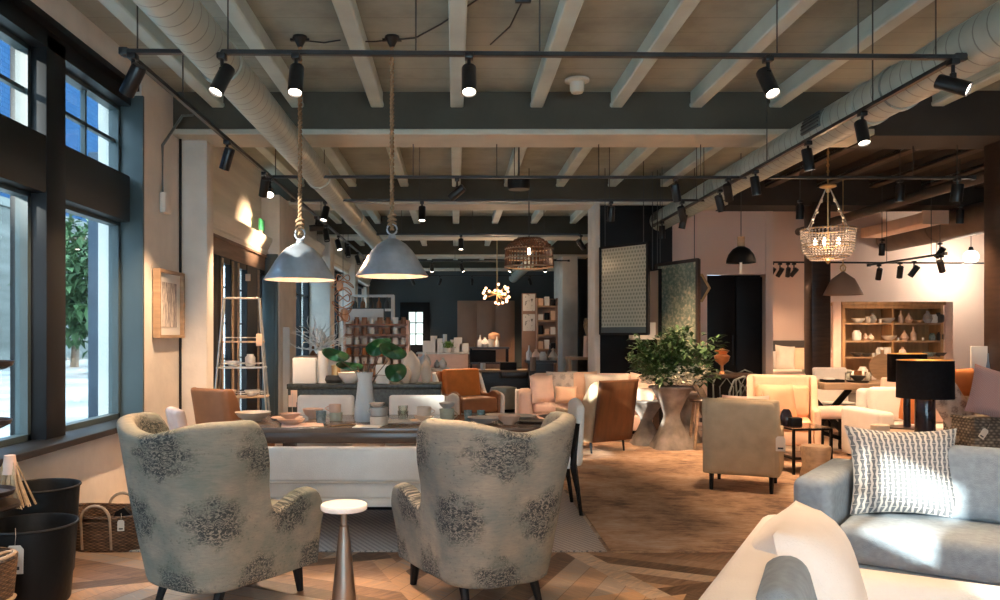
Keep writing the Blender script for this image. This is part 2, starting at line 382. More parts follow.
    def leaf(s, p, d, up, L, W, fold=.15):
        p = Vector(p); d = Vector(d).normalized(); sd = d.cross(Vector(up)); sd = sd.normalized() if sd.length > .01 else Vector((1, 0, 0)); nn = sd.cross(d)
        a = s.m.verts.new(p); m1 = s.m.verts.new(p+d*L*.5-nn*L*fold*.3); e = s.m.verts.new(p+d*L-nn*L*fold)
        l = s.m.verts.new(p+d*L*.45+sd*W/2+nn*W*fold); r = s.m.verts.new(p+d*L*.45-sd*W/2+nn*W*fold)
        s.m.faces.new((a, m1, l)); s.m.faces.new((l, m1, e)); s.m.faces.new((a, r, m1)); s.m.faces.new((r, e, m1)); return s
    def done(s, name, mat, parent=None, loc=None, rz=0, smooth=40, sub=0, solid=0):
        bmesh.ops.recalc_face_normals(s.m, faces=s.m.faces)
        if smooth:
            th = math.radians(smooth)
            for f in s.m.faces: f.smooth = True
            for e in s.m.edges:
                if len(e.link_faces) == 2 and e.calc_face_angle(0) > th: e.smooth = False
        me = bpy.data.meshes.new(name); s.m.to_mesh(me); s.m.free()
        me.materials.append(mat)
        ob = bpy.data.objects.new(name, me); C.objects.link(ob)
        if parent: ob.parent = parent
        if loc: ob.location = loc
        if rz: ob.rotation_euler = (0, 0, rz)
        if solid:
            md = ob.modifiers.new('solid', 'SOLIDIFY'); md.thickness = solid; md.offset = 0
        if sub:
            md = ob.modifiers.new('sub', 'SUBSURF'); md.levels = sub; md.render_levels = sub
        return ob
def tag(o, label, cat, group=None):
    o['label'] = label; o['category'] = cat
    if group: o['group'] = group
    return o
def thing(name, label, cat, loc=(0, 0, 0), rz=0, group=None):
    o = bpy.data.objects.new(name, None); C.objects.link(o); o.empty_display_size = .1
    o.location = loc; o.rotation_euler = (0, 0, rz); return tag(o, label, cat, group)
def struct(name, b, mat, **k):
    o = b.done(name, mat, **k); o['kind'] = 'structure'; return o
def dup(root, loc, rz=None, label=None, group=None, scale=None):
    def cp(o, par):
        c = o.copy(); C.objects.link(c)
        if par: c.parent = par
        for ch in o.children: cp(ch, c)
        return c
    r = cp(root, None); r.location = loc
    if rz is not None: r.rotation_euler = (0, 0, rz)
    if label: r['label'] = label
    if group: r['group'] = group
    if scale: r.scale = (scale,)*3 if not isinstance(scale, tuple) else scale
    return r
def lamp(kind, name, parent, loc, energy, col=WARM, aim=None, size=None, blend=.6, radius=.03):
    d = bpy.data.lights.new(name, kind); d.energy = energy; d.color = col
    if kind == 'SPOT': d.spot_size = size or 1.4; d.spot_blend = blend
    if kind in ('SPOT', 'POINT'): d.shadow_soft_size = radius
    o = bpy.data.objects.new(name, d); C.objects.link(o); o.parent = parent; o.location = loc
    if aim is not None: o.rotation_euler = Vector(aim).to_track_quat('-Z', 'Y').to_euler()
    return o
ORD = ['first', 'second', 'third', 'fourth', 'fifth', 'sixth', 'seventh', 'eighth', 'ninth', 'tenth', 'eleventh', 'twelfth']
# ================================================================ SETTING
b = B(); b.box((4.4, 10.5, -.05), (15.4, 33, .1)); struct('floor', b, m_floor)
b = B(); b.box((4.4, 10.5, 4.06), (15.4, 33, .12)); struct('ceiling', b, m_ceil)
BEAMS = [(8.2, 8.77), (12.6, 13.2), (16.8, 17.4), (21.0, 21.6), (25.2, 25.8), (3.3, 3.87) if False else (-1.0, -.45)]
b = B()
for k in range(-3, 15):
    xx = .02+.82*k
    b.box((xx, 10.5, 3.94), (.115, 33, .14)); b.box((xx, 10.5, 3.865), (.135, 33, .05), bev=.012, seg=1)
struct('trim_1', b, m_joist)
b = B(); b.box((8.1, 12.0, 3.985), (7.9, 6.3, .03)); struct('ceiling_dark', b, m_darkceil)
b = B()
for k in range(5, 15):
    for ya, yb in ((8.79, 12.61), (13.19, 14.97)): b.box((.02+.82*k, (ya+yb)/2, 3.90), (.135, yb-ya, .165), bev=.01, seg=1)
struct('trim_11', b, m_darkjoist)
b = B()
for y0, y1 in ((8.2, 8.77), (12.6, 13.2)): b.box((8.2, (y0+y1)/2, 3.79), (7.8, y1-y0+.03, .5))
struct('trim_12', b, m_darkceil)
b = B()
for y0, y1 in BEAMS: b.box((4.4, (y0+y1)/2, 3.81), (15.4, y1-y0-.06, .42))
struct('trim_2', b, m_beam)
b = B()
for y0, y1 in BEAMS: b.box((4.4, (y0+y1)/2, 3.585), (15.4, y1-y0, .06), bev=.01, seg=1)
struct('trim_3', b, m_beamlo)
# left wall
b = B()
b.box((-3.1, .6, .33), (.4, 13.2, .68)); b.box((-3.1, .6, 3.9), (.4, 13.2, .3))
b.box((-3.1, 8.05, 2.0), (.4, 1.30, 4.0)); b.box((-3.1, -5.6, 2.0), (.4, .8, 4.0))
b.box((-2.93, 8.57, 1.8), (.62, .24, 3.6), bev=.015); b.box((-2.93, 12.58, 1.8), (.62, 1.24, 3.6), bev=.015)
for y0 in (16.8, 21.0): b.box((-2.93, y0+.3, 1.8), (.62, .6, 3.6), bev=.015)
b.box((-3.1, 26.6, 2.0), (.4, .8, 4.0))
struct('wall_left', b, m_plaster)
b = B()
for y0, y1, zt in ((8.69, 11.96, 2.67), (13.2, 16.8, 3.1), (17.4, 21, 3.1), (21.6, 26.2, 3.1)):
    ym = (y0+y1)/2; L = y1-y0
    b.box((-3.1, ym, (zt+4.0)/2), (.4, L, 4.0-zt)); b.prism([(-3.2, zt), (-2.80, zt), (-2.78, zt+.05), (-2.80, zt+.09), (-2.73, zt+.22), (-2.73, zt+.27), (-3.2, zt+.36)], y0, y1, 'y')
struct('trim_4', b, m_upper)
b = B(); b.box((-2.98, 10.32, 2.555), (.34, 3.26, .21)); b.box((-2.96, 10.32, 2.66), (.36, 3.26, .03)); struct('trim_5', b, M('brown_header', (.26, .18, .135), .6, .2, 4, stretch=(5, .5, 5)))
b = B(); b.tube([(-2.88, 8.39, 0.0), (-2.88, 8.39, 3.75)], .014, 6); struct('trim_6', b, m_frame)
# bay 1 window frames
PK = [(6.09-1.55*k, 7.35-1.55*k) for k in range(8)]
def bay1():
    b = B()
    b.box((-2.95, .6, .715), (.34, 13.4, .05), bev=.01); b.box((-3.08, .6, 3.66), (.24, 13.4, .14)); b.box((-3.09, .6, 2.74), (.25, 13.4, .42), bev=.01)
    b.box((-3.01, .6, 3.745), (.26, 13.4, .05))
    for a, c in PK: b.box((-3.095, a-.145, 2.2), (.27, .29, 2.99), bev=.01)
    return struct('window_1', b, m_frame)
w1 = bay1()
for i, (a, c) in enumerate(PK):
    ym = (a+c)/2; L = c-a
    b = B()
    for z0, z1 in ((.74, 2.54), (2.94, 3.60)):
        for yy in (a+.02, c-.02): b.box((-3.12, yy, (z0+z1)/2), (.09, .045, z1-z0))
        for zz in (z0+.02, z1-.02): b.box((-3.12, ym, zz), (.09, L, .045))
    b.box((-3.12, ym, 3.27), (.04, L, .03)); b.box((-3.12, ym, 3.27), (.04, .03, .62))
    if i < 3: b.box((-3.12, ym, 3.27), (.03, .8, .02))
    b.done('window_frame', m_reveal, w1)
    b = B(); b.box((-3.13, ym, 1.64), (.008, L, 1.8)); b.box((-3.13, ym, 3.27), (.008, L, .66)); b.done('window_pane', m_pane, w1)
# bays 2..5
b = B(); b.box((-3.0, 7.372, 2.2), (.26, .035, 3.0)); struct('trim_13', b, m_reveal)
for wi, (y0, y1, zt, zb) in enumerate(((13.2, 16.8, 3.1, .05), (17.4, 21.0, 3.1, .05), (21.6, 26.2, 3.1, .05))):
    wi += 1; b = B(); n = 4; st = (y1-y0)/n
    for k in range(n+1): b.box((-3.12, y0+k*st, (zt+zb)/2), (.12, .16 if k in (0, n) else .12, zt-zb), bev=.008, seg=1)
    b.box((-3.12, (y0+y1)/2, zt-.03), (.24, y1-y0, .12)); b.box((-3.12, (y0+y1)/2, .15), (.24, y1-y0, .26)); 
    wn = struct('window_%d' % (wi+2), b, m_frame)
    b = B()
    for k in range(n):
        for zz in (.95, 1.65, 2.3): b.box((-3.12, y0+(k+.5)*st, zz), (.04, st-.1, .03))
    b.done('muntins', m_frame, wn)
    b = B(); b.box((-3.14, (y0+y1)/2, (zt+.25)/2), (.008, y1-y0-.1, zt-.3)); b.done('window_pane', m_pane, wn)
b = B(); b.box((-2.85, 9.40, 1.25), (.08, .30, 2.4), bev=.01); b.box((-2.85, 8.73, 1.25), (.08, .06, 2.4))
for ya, yb in ((9.50, 9.66), (10.04, 10.38), (10.82, 11.38), (11.60, 11.66), (11.90, 11.96)): b.box((-2.85, (ya+yb)/2, 1.25), (.08, yb-ya, 2.4), bev=.006, seg=1)
b.box((-2.88, 10.33, 2.42), (.12, 3.2, .08)); b.box((-2.93, 10.33, .15), (.2, 3.24, .28))
wn = struct('window_2', b, m_frame)
b = B()
for zz in (.75, 1.2, 1.65, 2.1): b.box((-2.90, 10.33, zz), (.03, 3.2, .02))
b.done('muntins', m_frame, wn)
b = B()
for yy in (9.64, 10.1, 10.36, 11.42): b.box((-2.81, yy, 1.25), (.03, .06, 2.36))
b.done('wood_stops', m_wood2, wn)
b = B(); b.box((-2.92, 10.33, 1.35), (.006, 3.2, 2.16)); b.done('window_pane', m_pane, wn)
# back of the shop, behind the camera: unseen storefront glazing, added for sky fill
b = B()
b.box((4.4, -6.0, .2), (15.4, .3, .4)); b.box((4.4, -6.0, 3.7), (15.4, .3, .8))
for xx, ww in ((-3.0, .6), (-.5, .4), (2.1, .4), (8.35, 7.8)): b.box((xx, -6.0, 2.0), (ww, .3, 4.0))
struct('wall_back', b, m_plaster)
b = B()
for xx in (-1.7, .8, 3.3): b.box((xx, -6.05, 1.85), (2.3, .01, 2.9))
wb = struct('window_6', b, m_pane)
b = B()
for xx in (-1.7, .8, 3.3): b.box((xx, -6.02, 1.85), (.06, .08, 2.9))
b.box((.9, -6.02, 2.6), (7, .08, .06)); b.done('muntins', m_frame, wb)
# right side
b = B(); b.box((12.1, 4.5, 2), (.3, 21.3, 4.0)); b.box((8.6, 15.1, 2), (7.1, .25, 4.0)); b.box((5.18, 14.22, 2), (.10, 1.5, 4)); struct('wall_right', b, m_pink)
b = B(); b.box((3.80, 13.3, 2), (.72, .2, 4.0)); b.box((4.66, 13.3, 3.28), (1.02, .2, 1.56)); b.box((5.18, 13.3, 2), (.12, .24, 4.0)); struct('wall_pier', b, m_pink)
b = B(); b.box((2.87, 12.95, 1.8), (1.16, .5, 3.6)); b.box((4.66, 13.45, 1.25), (1.1, .06, 2.5)); struct('wall_divider', b, m_black)
d1 = struct('door_1', (lambda b: (b.box((4.42, 13.36, 1.24), (.50, .05, 2.46), bev=.01), b.box((4.93, 13.36, 1.24), (.48, .05, 2.46), bev=.01), b)[-1])(B()), m_black)
b = B(); b.cyl((4.62, 13.30, 1.0), (4.62, 13.30, 1.5), .012); b.done('door_handle', m_head, d1)
b = B(); b.box((2.235, 12.88, 1.8), (.09, .62, 3.6), bev=.01); struct('trim_7', b, m_plaster)
b = B(); b.box((5.73+.02, 12.7, 1.8), (.29, .3, 3.6), bev=.01); b.box((5.86, 8.5, 1.8), (.29, .3, 3.6), bev=.01); struct('trim_8', b, m_darkwood)
b = B(); b.box((3.02, 21.9, 1.8), (.40, 1.8, 3.6), bev=.01); struct('trim_9', b, m_plaster)
b = B(); b.box((3.62, 20.3, 2), (.2, 13.6, 4.0)); b.box((.2, 27.1, 2), (7.0, .2, 4.0)); struct('wall_far', b, m_farwall)
# far door with lit window, panelled cabinet doors
b = B(); b.box((X(415, 27), 26.96, 1.3), (1.0, .06, 2.6), bev=.01)
d2 = struct('door_2', b, m_black)
b = B(); b.box((X(416, 27), 26.91, 1.72), (.5, .02, 1.12)); b.done('door_glass', emit('daylit_door_glass', (.62, .74, .72), .8), d2)
b = B(); cx = X(416, 27)
for k in (-1, 0, 1): b.box((cx+k*.25, 26.89, 1.72), (.03, .03, 1.16))
for k in range(4): b.box((cx, 26.89, 1.16+k*.375), (.53, .03, .03))
b.done('door_muntins', m_black, d2)
t = thing('cabinet', 'tall brown panelled cupboard with three doors against the far slate wall', 'cabinet', (X(486, 26.6), 26.75, 0))
b = B(); b.box((0, 0, 1.32), (1.9, .36, 2.64), bev=.01); b.done('body', m_cabdoor, t)
for k in (-1, 0, 1):
    b = B(); b.box((k*.61, -.2, 1.62), (.58, .03, 1.86), bev=.008); b.box((k*.61, -.215, 1.62), (.44, .03, 1.70), bev=.012); b.box((k*.61, -.2, .36), (.58, .03, .6), bev=.008)
    dd = b.done('door', m_cabdoor, t); b = B(); b.cyl((k*.61+.23, -.24, 1.1), (k*.61+.23, -.24, 1.25), .01); b.done('handle', m_brass, dd)
# services on the left wall
t = thing('conduit', 'thin grey conduit with a cream junction box above the framed picture', 'conduit', (-2.88, 7.90, 2.82))
b = B(); b.tube([(0, -.02, 0), (0, -.02, .55), (.12, .2, .9), (.3, .6, 1.02)], .014, 6); b.tube([(0, .6, .35), (.06, .65, .6), (.2, .8, .9)], .014, 6); b.done('pipe', m_grille, t)
b = B(); b.box((0.02, 0, -.02), (.06, .16, .2), bev=.01); b.done('box', m_plaster, t)
t = thing('exit_sign', 'small green lit plate fixed to the wall ledge beyond the cream pilaster', 'sign', (-2.80, 11.5, 2.96))
b = B(); b.box((0, 0, .02), (.05, .10, .04)); b.done('bracket', m_plaster, t)
b = B(); b.box((.02, 0, .12), (.03, .26, .16), bev=.004); b.done('plate', m_sign, t)
# picture on the wall
t = thing('framed_picture', 'oak framed abstract print hanging on the cream wall beside the windows', 'picture', (-2.89, 8.0, 1.47))
b = B()
for s in (-1, 1): b.box((.035, s*.335, .335), (.07, .03, .67)); b.box((.035, 0, .335+s*.32), (.07, .64, .03))
b.done('frame', m_wood, t); b = B(); b.box((.02, 0, .335), (.02, .64, .61)); b.done('mat_board', m_paper, t)
b = B(); b.box((.035, 0, .33), (.006, .40, .44)); b.done('print', m_artprint, t)
# ---------------------------------------------------------------- ducts
def duct(label, x, z, r, y0, y1, grilles, collar=()):
    t = thing('ventilation_duct', label, 'duct', (x, y0, z))
    b = B(); b.cyl((0, 0, 0), (0, y1-y0, 0), r, n=28)
    b.done('duct_pipe', m_duct, t)
    for yy in collar:
        b = B(); b.cyl((0, yy-y0-.03, 0), (0, yy-y0+.03, 0), r+.012, n=28); b.done('collar', m_duct, t)
    for yy, ang in grilles:
        b = B(); R = r+.006
        b.grid(lambda u, v: (R*math.cos(ang+(u-.5)*.9), yy-y0+(v-.5)*.36, R*math.sin(ang+(u-.5)*.9)), 6, 1); g_ = b.done('grille', m_grille, t, solid=.01)
        b = B()
        for q in range(5):
            aa = ang+(q-2)*.18; b.box(((R+.008)*math.cos(aa), yy-y0, (R+.008)*math.sin(aa)), (.012, .33, .012))
        b.done('louvre', m_rail, g_)
    return t
m_duct_main = m_duct
duct('pale spiral duct running back above the two metal pendant lamps', -1.52, 3.27, .135, -5.5, 21, [], (2.0, 5.2, 8.9, 12, 15.5))
duct('pale spiral duct with vent grilles along the right side ceiling', 3.25, 3.31, .16, -5.5, 16, [(6.95, PI*.93), (12.4, PI*.93)], (5.85, 6.25, 9.6, 13))
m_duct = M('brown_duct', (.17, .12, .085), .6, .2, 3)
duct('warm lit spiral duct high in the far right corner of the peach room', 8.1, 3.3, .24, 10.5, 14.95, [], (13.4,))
m_duct = m_duct_main
duct('short pale duct stub over the far shelves near the globe cluster', 1.75, 3.2, .13, 17.6, 24, [], ())
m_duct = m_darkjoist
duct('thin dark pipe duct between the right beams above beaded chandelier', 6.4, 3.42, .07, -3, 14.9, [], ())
t = thing('boxed_duct', 'short flat rectangular duct under the beam above the shelf cabinet', 'duct', (7.35, 13.6, 3.30))
b = B(); b.box((0, -.4, 0), (.36, 1.9, .17), bev=.01); b.done('box', m_peachfab, t); b = B(); b.box((0, -1.36, 0), (.40, .02, .21)); b.done('flange', m_peachfab, t)  # peach colour stands in for the warm light on this duct
# ================================================================ OUTSIDE
b = B(); b.box((-30, 15, -.2), (53.2, 110, .1)); struct('ground', b, m_side)
def building(label, x, y0, y1, h, mlow, mup, hs):
    t = thing('building', label, 'building', (x, y0, -.15))
    L = y1-y0
    b = B(); b.box((-3, L/2, hs/2), (6, L, hs)); b.done('ground_storey', mlow, t)
    b = B(); b.box((-3, L/2, (hs+h)/2), (6, L, h-hs)); b.done('upper_wall', mup, t)
    b = B(); b.box((.05, L/2, hs), (.4, L, .5), bev=.05); b.done('cornice', m_stone, t)
    return t
building('blue grey brick building across the street seen through the upper panes', -25, 36, 82, 26, m_stone, m_brick, 9)
building('unseen long block added opposite the shop to hold back the sun', -25, -16.4, 34.0, 22, m_stone, m_brick, 5)  # unseen mass added opposite to block the sun
building('unseen low block added opposite, its roofline letting in only high sun', -25, -48, -16.4, 12.45, m_stone, m_brick, 5)  # unseen; roof height set so low sun rays miss the windows
t = thing('sun_block_tower', 'unseen brick tower added over the low block to cut the sunbeam', 'tower', (-25.5, -20.3, 12.46)); b = B(); b.box((0, 0, 4.5), (.9, 3.5, 9)); b.done('shaft', m_brick, t); b = B(); b.box((0, 0, 9.1), (1.1, 3.7, .3), bev=.05); b.done('cap', m_stone, t); b = B(); b.box((0, 2.82, .27), (.9, 2.1, .54)); b.done('sun_block_sill', m_stone, t)  # unseen, added to break the sun into slots; the sill trims low rays
t = thing('sun_block_shaft', 'unseen slim brick shaft added on the low block to shade the sofa arm', 'sun_block_shaft', (-25.5, -23.07, 12.46)); b = B(); b.box((0, 0, 4.0), (.8, .6, 8)); b.done('shaft', m_brick, t); b = B(); b.box((0, 0, 8.1), (1.0, .8, .2), bev=.05); b.done('cap', m_stone, t)  # unseen, added to keep sun off the blue-grey sofa arm
def tree(label, x, y, h, r, seed):
    t = thing('tree', label, 'tree', (x, y, -.15)); q = random.Random(seed)
    b = B(); b.tube([(0, 0, 0), (.1, 0, h*.3), (0, .1, h*.6)], [.22, .17, .1], 8); b.done('trunk', m_stem, t)
    b = B()
    for i in range(1400):
        u = Vector((q.gauss(0, 1), q.gauss(0, 1), q.gauss(0, 1))).normalized()*q.uniform(.45, 1)
        p = (u.x*r, u.y*r, h*.65+u.z*r*1.2); b.leaf(p, (q.uniform(-1, 1), q.uniform(-1, 1), q.uniform(-1, .4)), (0, 0, 1), .55, .34)
    b.done('crown', m_tree, t, smooth=0)
tree('leafy green street tree seen through the second tall window', -14.5, 33.5, 5.5, 2.3, 3)
tree('taller leafy tree further down the street outside', -19.5, 41, 7, 2.8, 4)
t = thing('pillar', 'pale outdoor pillar on the pavement beyond the second window', 'column', (-5.3, 12.2, -.15))
b = B(); b.box((0, 0, 2.2), (.42, .42, 4.4), bev=.03); b.done('shaft', m_pier, t); b = B(); b.box((0, 0, .2), (.52, .52, .4), bev=.03); b.done('plinth', m_stone, t)
# ================================================================ RAILS AND SPOTLIGHTS
TZ = 3.2
def rail(label, p0, p1, rods, z=TZ):
    p0 = Vector((*p0, z)); p1 = Vector((*p1, z)); t = thing('track_rail', label, 'light rail', p0); d = p1-p0
    L = d.length; a = math.atan2(d.y, d.x); t.rotation_euler = (0, 0, a)
    b = B(); b.box((L/2, 0, 0), (L, .04, .028), bev=.004, seg=1); b.done('rail', m_rail, t)
    for q in (0, L): b = B(); b.box((q, 0, 0), (.05, .05, .045), bev=.005); b.done('end_cap', m_rail, t)
    for q in rods: b = B(); b.cyl((q, 0, .014), (q, 0, 4.0-z), .005, n=6); b.done('suspension_rod', m_rod, t)
rail('black light rail nearest the camera, spanning the whole ceiling width', (X(124, 4.8), 4.8), (X(972, 4.8), 4.9), [.08, .62, 1.75, 2.5, 3.95, 4.45, 4.93])
rail('second black light rail from the camera, above the two pendant lamps', (-2.05, 8.6), (5.6, 8.65), [.4, 1.6, 2.5, 3.6, 4.7, 5.9, 7])
rail('third black light rail from the camera, ending over the right duct', (-2.05, 10.1), (3.2, 10.1), [.4, 1.6, 2.8, 4.0, 5.1])
rail('fourth black light rail from the camera, behind the right pendant lamp', (-1.3, 13.5), (2.1, 13.5), [.4, 1.6, 2.8])
rail('black light rail running back along the left windows', (-1.98, 4.82), (-1.98, 21), [1, 4, 7, 10, 13])
rail('black light rail running back under the right duct', (3.08, 4.9), (3.08, 12.4), [1, 3, 5, 7])
rail('angled black light rail in front of the peach wall above the shelf cabinet', (X(872, 13.2), 13.3), (X(945, 11.4), 11.4), [.5, 1.6], 2.66)
rail('level black light rail crossing the peach room beside the globe lamp', (X(763, 13.4), 13.4), (X(995, 13.4), 13.6), [1, 3], 2.72)
rail('far black light rail close to the far slate wall', (-2.0, 23.0), (2.5, 23.0), [.6, 2, 3.6])
rail('far black light rail over the bubble chandelier', (-2.0, 18.3), (2.6, 18.3), [.6, 2, 3.6])
nspot = 0
def spot(label, x, y, aim, on=True, z=TZ, group=None, energy=None, L=.19, r=.045, light=True, size=1.2, name='track_spotlight', rod=False):
    t = thing(name, label, 'spotlight', (x, y, z), 0, group)
    a = Vector(aim).normalized(); c = Vector((0, 0, -.17))
    b = B(); b.box((0, 0, -.03), (.05, .07, .035), bev=.005); b.done('adapter', m_head, t)
    if rod: b = B(); b.cyl((0, 0, -.02), (0, 0, 3.97-z), .006, n=6); b.done('suspension_rod', m_rod, t)
    b = B(); b.cyl((0, 0, -.04), (0, 0, -.12), .011, n=8); b.box((0, 0, -.12), (.03, .03, .05), bev=.005); b.done('stem', m_head, t)
    b = B(); p0 = c-a*L*.5; p1 = c+a*L*.5; q = a.to_track_quat('Z', 'Y')
    n = 20
    prof = [(0, 0), (r*.9, 0), (r, .008), (r, L), (r*.9, L), (r*.86, L-.02), (0, L-.02)]
    s0 = set(b.m.verts); b.lathe(prof, n)
    for v in b.m.verts: v.co = p0+q@v.co
    h = b.done('lamp_head', m_head, t)
    b = B(); b.lathe([(0, 0), (r*.84, 0), (r*.84, .004), (0, .004)], n)
    for v in b.m.verts: v.co = p0+q@(v.co+Vector((0, 0, L-.016)))
    b.done('lens', m_lens if on else m_lensoff, h)
    if on and light: lamp('SPOT', 'spot_beam', t, c+a*(L*.5+.02), energy or SPOT_W, WARM, aim, size, .7, .04)
    return t
G1 = 'nearest rail, '
spot('black spotlight at the left end of the nearest rail, pointing down left', X(133, 4.8), 4.8, (-.55, .3, -.8), energy=110)
spot('lit black spotlight second from left on the nearest rail, in front of the left duct', X(222, 4.8), 4.8, (-.30, -.33, -.85), energy=90)
spot('lit black spotlight on the nearest rail above the left pendant lamp', X(296, 4.8), 4.8, (.0, -.35, -.9))
spot('lit black spotlight on the nearest rail between the middle joists', X(469, 4.8), 4.8, (.0, -.4, -.9))
spot('lit black spotlight on the nearest rail right of the ceiling sensor', X(768, 4.85), 4.85, (.12, -.45, -.8))
spot('lit black spotlight at the right end of the nearest rail, pointing right', X(953, 4.9), 4.9, (.62, -.55, -.42))
spot('small bright round spotlight below the left end of the second rail', X(270, 8.6), 8.6, (.1, -.75, -.55), L=.12)
spot('angled black spotlight on the second rail, unlit side turned to the room', X(457, 8.6), 8.6, (-.6, .2, -.45), on=False)
spot('black spotlight at the right of the second rail, over the sage panel', X(676, 8.6), 8.6, (.25, .3, -.85), energy=110)
spot('black spotlight on the second rail in front of the right duct', X(728, 8.6), 8.6, (.3, .5, -.8), energy=130)
spot('small lit spotlight on the third rail just right of the left rope', X(325, 10.1), 10.1, (-.15, -.3, -.9))
spot('lit black spotlight on the third rail right of the second lamp rope', X(422, 10.1), 10.1, (.0, -.25, -.95))
spot('black spotlight on the third rail beside the dark divider', X(611, 10.1), 10.1, (.0, .25, -.95), energy=120)
spot('black spotlight at the right end of the third rail, aimed at the screens', X(682, 10.1), 10.1, (.3, .45, -.8), energy=130)
spot('lit spotlight on the fourth rail above the far counter', X(461, 13.5), 13.5, (.0, -.2, -.95))
spot('grey angled spotlight on the fourth rail by the light pillar', X(581, 13.5), 13.5, (.5, .3, -.6), on=False)
spot('black spotlight on the left window rail beside the cream pilaster', -1.98, 6.95, (-.35, .25, -.9), energy=130)
spot('black spotlight on the left window rail just past the pilaster', -1.98, 8.3, (-.25, .5, -.8), energy=120)
for i, (yy, ax) in enumerate(((11.4, -.3), (12.3, .2), (13.6, .3), (14.8, .1), (16.3, .3), (18.0, .2))):
    spot('black spotlight %s in line beyond the third rail along the left windows' % ORD[i], -1.98, yy, (ax, -.3, -.9) if i else (-.9, -.25, -.12), energy=60, light=i in (0, 2, 4), on=i in (0, 2))
for i, (yy, ax, ay, on) in enumerate(((6.05, -.15, -.35, 1), (6.98, 0, 0, 1), (8.2, 0, .05, 1), (9.3, .2, .3, 0), (10.8, -.3, .2, 1), (11.9, -.1, .1, 0))):
    spot('black spotlight %s from the camera on the rail under the right duct' % ORD[i], 3.08, yy, (ax+.15, ay, -.95), on=bool(on), energy=110)
for i, (px, dd, ax) in enumerate(((879, 13.0, .1), (900, 12.6, .15), (914, 12.4, -.4), (941, 11.5, .5))):
    spot('black spotlight %s from the left on the angled rail over the shelf cabinet' % ORD[i], X(px, dd), dd, (ax, .45, -.8), z=2.66, energy=34, size=1.5)
for i, (px, ax) in enumerate(((767, .2), (772, -.3), (780, -.3), (788, .1), (794, -.5))):
    spot('small black spotlight %s from the left beside the dark post in the peach room' % ORD[i], X(px, 13.4), 13.4, (ax, .5, -.8), z=2.72, energy=30, size=1.6, light=i in (0, 3), L=.16, r=.038)
spot('lit black spotlight hanging left of the white globe lamp', X(940, 12.9), 12.9, (-.3, .5, -.7), z=3.0, energy=20, size=1.5, rod=True)
spot('wide black cylinder spotlight high above the shelf cabinet', X(957, 8.6), 8.6, (0, .2, -1), z=3.2, energy=110, size=1.5, r=.06, rod=True)
spot('black cylinder spotlight in the round duct mouth over the peach wall', X(882, 12.4), 12.4, (.1, .3, -1), z=3.0, energy=45, size=1.6, rod=True)
for i, (px, dd) in enumerate(((405, 18.3), (432, 18.3), (462, 18.3), (511, 18.3), (545, 18.3), (413, 23), (440, 23), (472, 23), (530, 23), (556, 23))):
    spot('tiny lit spotlight %s from the left on the %s far rail' % (ORD[i % 5], 'nearer' if dd < 20 else 'farther'),
         X(px, dd), dd, ((i % 3-1)*.35, -.2 if dd < 20 else .8, -.9), energy=80 if dd < 20 else 240, light=i in (0, 2, 4, 6, 8))
# behind the camera: unseen spotlights added as fill light
for i, (xx, yy) in enumerate(((-1.2, .5), (.8, .5), (2.8, .5), (4.8, .5), (6.5, .5), (.8, -3), (3.5, -3))):
    spot('black fill spotlight added behind the camera position, number by row', xx, yy, ((i % 2)*.4-.2, .55, -.8), group='spotlights behind the camera', energy=55, size=1.7)
for o in [o for o in C.objects if o.get('group') == 'spotlights behind the camera']: o['label'] = 'black spotlight added behind the camera as fill light'
rail('black light rail behind the camera position', (-2, .5), (7, .5), [1, 4, 7])
rail('black light rail at the back of the shop behind the camera', (-2, -3), (7, -3), [1, 4, 7])
# downlights added for more warm light in the right-hand room
for i, (px, dd) in enumerate(((800, 10.6), (900, 9.2), (960, 11.0))):
    spot('added black cylinder downlight %s from the left over the white sofa and dining table' % ORD[i], X(px, dd), dd, (0, .1, -1), z=3.3, energy=85, size=1.9, r=.05, rod=True)
# ceiling bits
t = thing('ceiling_sensor', 'small round grey sensor on the ceiling before the first beam', 'sensor', (X(577, 7.8), 7.8, 3.99))
b = B(); b.lathe([(0, 0), (.12, 0), (.12, -.02), (.07, -.03), (.07, -.1), (.055, -.13), (0, -.13)], 20); b.done('housing', m_beamlo, t)
